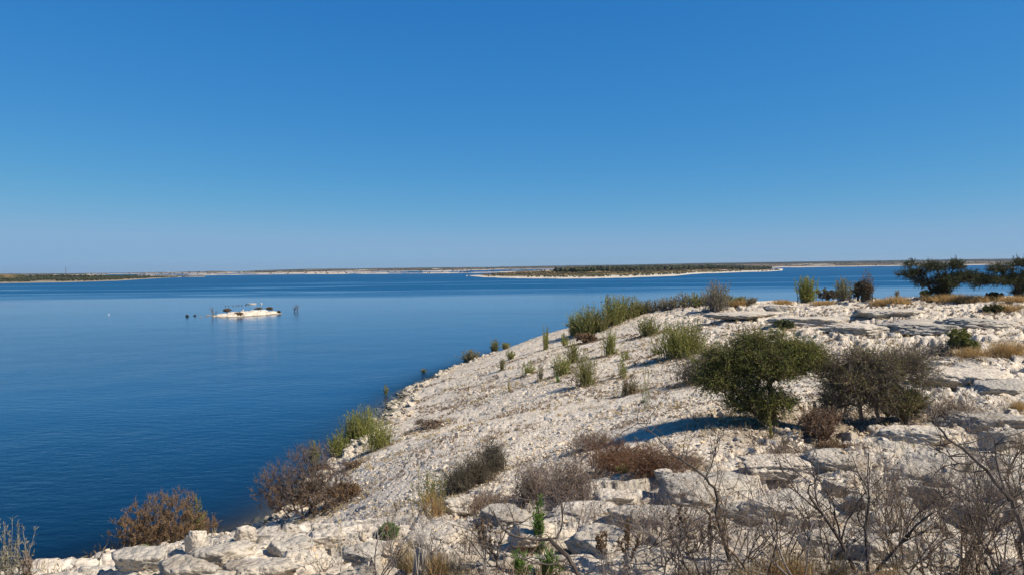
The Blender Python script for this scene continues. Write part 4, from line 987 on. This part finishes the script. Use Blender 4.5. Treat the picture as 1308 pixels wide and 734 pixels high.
jag = lambda px, s, a: (fbm(px * .06, px * 0 + s, 4, int(s)) - .5) * a
# background hills
hn = [(-400, 351), (150, 352.5), (250, 351.8), (330, 350.6), (450, 350), (600, 348.8), (700, 346.5), (900, 343.6), (1000, 341.6), (1160, 339.3), (1308, 338), (1700, 336)]
sk = [(-400, 353.5), (0, 349.6), (100, 349.2), (160, 348.6), (250, 347.0), (275, 346.2), (300, 347), (340, 345.3), (400, 343.4), (450, 343.2), (560, 341.7), (620, 341.2), (690, 339.8), (800, 338.2), (900, 336.2), (1000, 334.6), (1100, 333.2), (1160, 332.2), (1308, 330.4), (1700, 326)]
def hills_prof(px, f, d):
    r0_ = interp(px, hn); r1_ = interp(px, sk); g = np.clip((f - .004) / .80, 0, 1) ** .75
    row = r0_ + (r1_ - r0_) * g; z = 8 - (row - hor(px)) / FPX * d
    rid = (fbm(px * .012, f * 9, 4, 31) - .5) * 9 * sst(.03, .3, f)
    return np.where(f < .004, -1.0, z + rid * (1 - .75 * sst(.55, .8, f)) + .2) - 20 * sst(.86, 1, f)
def hill_far(px): return np.full_like(px, 5200.0)
land('hills', -400, 1700, lambda p: dist_at(p, interp(p, hn) + jag(p, 3, .5)), hill_far, hills_prof, M_HILL, 900, 200, 5, 2)
# left shore
ln = [(-500, 372), (-60, 363), (0, 362), (100, 360.3), (150, 358.5), (190, 356), (235, 353.6), (262, 352.2)]
def left_far(px): return np.where(px < 0, 1300, 1300 - 250 * sst(60, 262, px))
def left_prof(px, f, d):
    e = 1 - sst(150, 255, px); mid = interp(px, [(-500, 4.2), (0, 4.0), (80, 3.6), (150, 2.6), (262, .6)])
    return np.where(f < .03, -1.5 + f / .03 * 1.8, .3) + sst(.03, .35, f) * mid - sst(.9, 1, f) * 6
land('headland', -500, 262, lambda p: dist_at(p, interp(p, ln) + jag(p, 4, .35)), left_far, left_prof, M_LEFT, 420, 80, 15, 1.6)
# middle peninsula
pn = [(596, 352.6), (615, 354), (660, 355.6), (720, 356.3), (760, 355.9), (800, 355), (860, 352.9), (885, 350.2), (930, 348.3), (975, 347.0), (1000, 345.6)]
def pen_far(px): return interp(px, [(596, 720), (680, 860), (800, 950), (900, 1150), (1000, 1150)])
def pen_prof(px, f, d):
    e = sst(590, 680, px) * (1 - sst(900, 1000, px))
    return np.where(f < .04, -1.5 + f / .04 * 1.75, .25) + sst(.03, .5, f) * (.5 + 3.2 * e) - sst(.85, 1, f) * 6
land('peninsula', 596, 1000, lambda p: dist_at(p, interp(p, pn) + jag(p, 6, .6)), pen_far, pen_prof, M_PEN, 420, 80, 25, 1.4)

# far woods: masses nobody could count
def woods(name, label, pts_fn, n_, hmin, hmax, m, seed, hf=1.0):
    rng = np.random.default_rng(seed); V, Fc = ICO1; nv = len(V); x, y, z, sc = pts_fn(rng, n_); n_ = len(x)
    h = rng.uniform(hmin, hmax, n_) * sc; w = h * rng.uniform(.6, 1.2, n_)
    reps = 3
    vs = []; 
    for k in range(reps):
        off = rng.normal(size=(n_, 3)) * np.stack([w, w, h * .35], 1) * .4 * (k > 0)
        s = (1 if k == 0 else .65)
        vv = V[None] * (1 + rng.uniform(-.3, .3, (n_, nv, 1))) * (np.stack([w * .5, w * .5, h * .5], 1) * s)[:, None] + np.stack([x, y, z + h * .42], 1)[:, None] + off[:, None]
        vs.append(vv.reshape(-1, 3))
    V3 = np.concatenate(vs); T = (Fc[None] + (np.arange(n_ * reps) * nv)[:, None, None]).reshape(-1, 3)
    o = link(name, mk_mesh(name, V3, None, T), m); tag(o, label, 'woodland', kind='stuff'); return o
M_WOOD = leaf_mat('far_wood', [(.022, .028, .014), (.038, .046, .022), (.06, .062, .032)], 0.0, 1)
M_WOODB = leaf_mat('far_scrub', [(.08, .06, .035), (.12, .10, .05), (.06, .06, .035)], 0.0, 1)
def left_pts(rng, n_):
    px = rng.uniform(-60, 238, n_); f = np.where(rng.random(n_) < .65, rng.uniform(.12, .26, n_), rng.uniform(.2, .85, n_)); dn = dist_at(px, interp(px, ln)); d = dn + (left_far(px) - dn) * f ** 1.5
    keep = fbm(px * .05, f * 14, 3, 7) > .44
    px, f, d = px[keep], f[keep], d[keep]; return d * (px - 654) / FPX, d, left_prof(px, f, d), 1 - .55 * sst(120, 238, px)
woods('far_wood', 'dark tree belt along the low shore at far left', left_pts, 2400, 1.0, 2.3, M_WOOD, 3)
def pen_pts(rng, n_):
    px = rng.uniform(690, 985, n_); f = rng.uniform(.42, .80, n_); dn = dist_at(px, interp(px, pn)); d = dn + (pen_far(px) - dn) * f ** 1.5
    keep = fbm(px * .03, f * 5, 3, 9) > .58 - .28 * sst(725, 765, px) * (1 - sst(925, 985, px))
    px, f, d = px[keep], f[keep], d[keep]; return d * (px - 654) / FPX, d, pen_prof(px, f, d), sst(620, 760, px) * .5 + .5
woods('peninsula_wood', 'dark green trees massed along the middle peninsula', pen_pts, 2600, 2.0, 4.4, M_WOOD, 4)
def pen_pts2(rng, n_):
    px = rng.uniform(615, 995, n_); f = rng.uniform(.14, .5, n_); dn = dist_at(px, interp(px, pn)); d = dn + (pen_far(px) - dn) * f ** 1.5
    keep = fbm(px * .05, f * 12, 3, 19) > .48
    px, f, d = px[keep], f[keep], d[keep]; return d * (px - 654) / FPX, d, pen_prof(px, f, d), np.ones(len(px))
woods('peninsula_scrub', 'low brown scrub dotting the ground before the peninsula trees', pen_pts2, 1500, .7, 1.6, M_WOODB, 5)
def hill_pts(rng, n_):
    px = rng.uniform(-100, 1400, n_); f = rng.uniform(.04, .75, n_); dn = dist_at(px, interp(px, hn)); d = dn + (5200 - dn) * f ** 1.5
    keep = fbm(px * .02, f * 25, 3, 29) > .5
    px, f, d = px[keep], f[keep], d[keep]; return d * (px - 654) / FPX, d, hills_prof(px, f, d) - .5, .6 + d / 2200
woods('hill_scrub', 'dark scrub spread over the far low hills', hill_pts, 2600, 1.0, 2.0, M_WOOD, 6)

# ---------------------------------------------------------------- islet and what stands round it
def isl(px, py): return shore_pt(px, py)
c0 = isl(311, 402); nx_, ny_ = 200, 90
u = np.linspace(-1.15, 1.15, nx_); v = np.linspace(-1.2, 1.2, ny_); uu, vv = np.meshgrid(u, v)
wx_ = 46 / FPX * c0[1]; dy_ = 7.5
edge = 1 - np.sqrt(uu ** 2 + (vv * (1 + .5 * np.abs(uu))) ** 2) + (fbm(uu * 4 + 9, vv * 4, 5, 77) - .5) * .8
q1, q2, qc, _, _ = worley(uu * 7, vv * 4, 80)
zi = np.clip(edge * 1.5, -.5, .42 + .30 * fbm(uu * 4, vv * 4, 3, 78)) * (.5 + .6 * sst(-.8, .0, uu)) + (fbm(uu * 14, vv * 10, 4, 79) - .5) * .34 + (qc - .5) * .28 * sst(0, .3, edge) - .12 * (1 - sst(0, .12, q2 - q1))
i = np.arange(ny_ - 1)[:, None] * nx_; j = np.arange(nx_ - 1)[None]
o = link('islet', mk_mesh('islet', np.stack([uu * wx_ + c0[0], vv * dy_ + c0[1] + uu * 1.5, zi - .12], -1).reshape(-1, 3), np.stack([i + j, i + j + 1, i + nx_ + j + 1, i + nx_ + j], -1).reshape(-1, 4), None, True), M_GROUND)
tag(o, kind='structure')
def wplant(px, py, hp, wp, label, lm, wm, kind='shrub', n=60, lpt=8, dz=0.0, name='shrub'):
    loc = isl(px, py); t = loc[1]; rng = rg(); h = hp / FPX * t; w = wp / FPX * t; loc = loc + [0, 0, dz]
    if kind == 'bare':
        a, ends = dead(rng, h, .035, 5, 3, .5, .25, (3, 5)); return thing(name, label, 'dead shrub', loc, [('branches', a, wm, False)])
    lb = [(0, 0, h * .45, w * .45, w * .3, h * .42)]
    lb = rough_lobes(rng, lb, 5, .6, .7); wd, lf = leafy(rng, lb, n, .012, twigs=5, tl=h * .25, lpt=lpt, ll=.14, lw=.07, base_n=3, base_w=w * .15, trunk_h=.02, tw_r=.012)
    return thing(name, label, 'shrub', loc, [('branches', wd, wm, False), ('foliage', lf, lm, False)])
wplant(273,403,14,8,'tall thin dead shrub at the left end of the islet',L_RUST,W_BROWN,'bare',dz=.05,name='dead_shrub')
wplant(290,400,5,14,'dark shrub on the left half of the islet',L_RUST,W_BROWN,dz=.25)
wplant(306,404,6,13,'rusty round shrub at the front of the islet',L_RUST,W_BROWN,dz=.1)
wplant(344,398,5,11,'brown shrub at the right end of the islet',L_BROWN,W_BROWN,dz=.3)
wplant(330,397,3,9,'low brown shrub behind the crest of the islet',L_BROWN,W_BROWN,dz=.3)
wplant(355,400,3,6,'dark low bush at the right tip of the islet',L_DARKBR,W_DARK,dz=.05)
wplant(239,404,2.2,4.5,'small dark clump in the water left of the islet',L_DARKBR,W_DARK,n=40)
wplant(249,403,.8,3,'tiny dark clump between the lone clump and the islet',L_DARKBR,W_DARK,n=25)
wplant(380,397,12,9,'dead drowned shrub standing in the water right of the islet',L_RUST,W_BROWN,'bare',name='dead_shrub')
wplant(376,397,7,6,'lower dead shrub touching the drowned one right of the islet',L_RUST,W_BROWN,'bare',name='dead_shrub')
def rk(px, py, wp, hp, label, group=None, name='rock', m=M_ROCK, cat='rock'):
    loc = isl(px, py); t = loc[1]; rng = rg(); v = rock_verts(rng, (wp / FPX * t * .5, wp / FPX * t * .4, hp / FPX * t), ICO2[0], 9)
    tag(link(name, mk_mesh(name, v, None, ICO2[1], True), m, None, loc), label, cat, group)
rk(310,397.5,3,3.2,'single white stone standing on top of the islet')
rk(321,388.2,14,1.3,'long white reef rock awash behind the islet')
rk(333.5,387.8,2.5,1.6,'small white rock at the right end of the reef')
for k, px in enumerate([288, 292, 298, 302, 305, 309, 314]):
    rk(px, 391 - k * .25, 1.4, 1.3, 'small dark snag poking from the water in the row behind the islet', 'snags behind the islet', 'snag', W_DARK, 'snag')
# small far white boat hull-like buoy on open water
loc = isl(139, 401.5); rng = rg()
import bmesh
bm = bmesh.new(); bmesh.ops.create_uvsphere(bm, u_segments=16, v_segments=8, radius=.10); me = bpy.data.meshes.new('buoy'); bm.to_mesh(me); bm.free()
mb, ntb, bb_, ob_ = mat_new('buoy_white'); bb_.inputs['Base Color'].default_value = (.8, .8, .78, 1)
tag(link('buoy', me, mb, None, loc + np.array([0, 0, .05])), 'tiny white float alone on the calm water left of the islet', 'float')
# thin mast on the far left shore
a = Acc(); d = 1000.; x = d * (84.5 - 654) / FPX; tubes(a, [[0, 0, -1.]], [[0, 0, 13.]], [.22], [.12], 6)
for z in np.arange(1, 12, 2.0): tubes(a, [[-.5, 0, z]], [[.5, 0, z + 1]], [.08], [.08], 3)
for s in (-1, 1): tubes(a, [[s * .45, 0, -1.]], [[s * .3, 0, 12.]], [.1], [.1], 4)
mm, _, b2, _ = mat_new('mast_metal'); b2.inputs['Base Color'].default_value = (.2, .2, .22, 1)
tag(link('radio_mast', a.mesh('radio_mast'), mm, None, (x, d, 3.0)), 'thin radio mast rising from the dark tree belt at far left', 'mast')
# white bluff at far left
rngb = rg(); bl = rock_verts(rngb, (17, 14, 3.0), ICO4[0], 14, .06); d = 700.; x = d * (3 - 654) / FPX
tag(link('bluff', mk_mesh('bluff', bl, None, ICO4[1], True), M_PEN, None, (x, d, 5.0)), kind='structure')


# ---------------------------------------------------------------- haze
HZ = 6.0e-5
def haze():
    a, b_, lo, hi = -8500, 8500, -7.5, 60
    v = [(x, y, z) for z in (lo, hi) for x, y in ((a, a), (b_, a), (b_, b_), (a, b_))]
    q = [(3, 2, 1, 0), (4, 5, 6, 7), (0, 1, 5, 4), (1, 2, 6, 5), (2, 3, 7, 6), (3, 0, 4, 7)]
    m = bpy.data.materials.new('haze_air'); m.use_nodes = True; nt = m.node_tree; nt.nodes.clear()
    out = nt.nodes.new('ShaderNodeOutputMaterial'); p = nt.nodes.new('ShaderNodeVolumePrincipled')
    p.inputs['Color'].default_value = (.62, .76, .95, 1); p.inputs['Density'].default_value = HZ; p.inputs['Anisotropy'].default_value = .2
    nt.links.new(p.outputs[0], out.inputs['Volume'])
    o = link('haze', mk_mesh('haze', v, q), m); tag(o, kind='stuff')
haze()
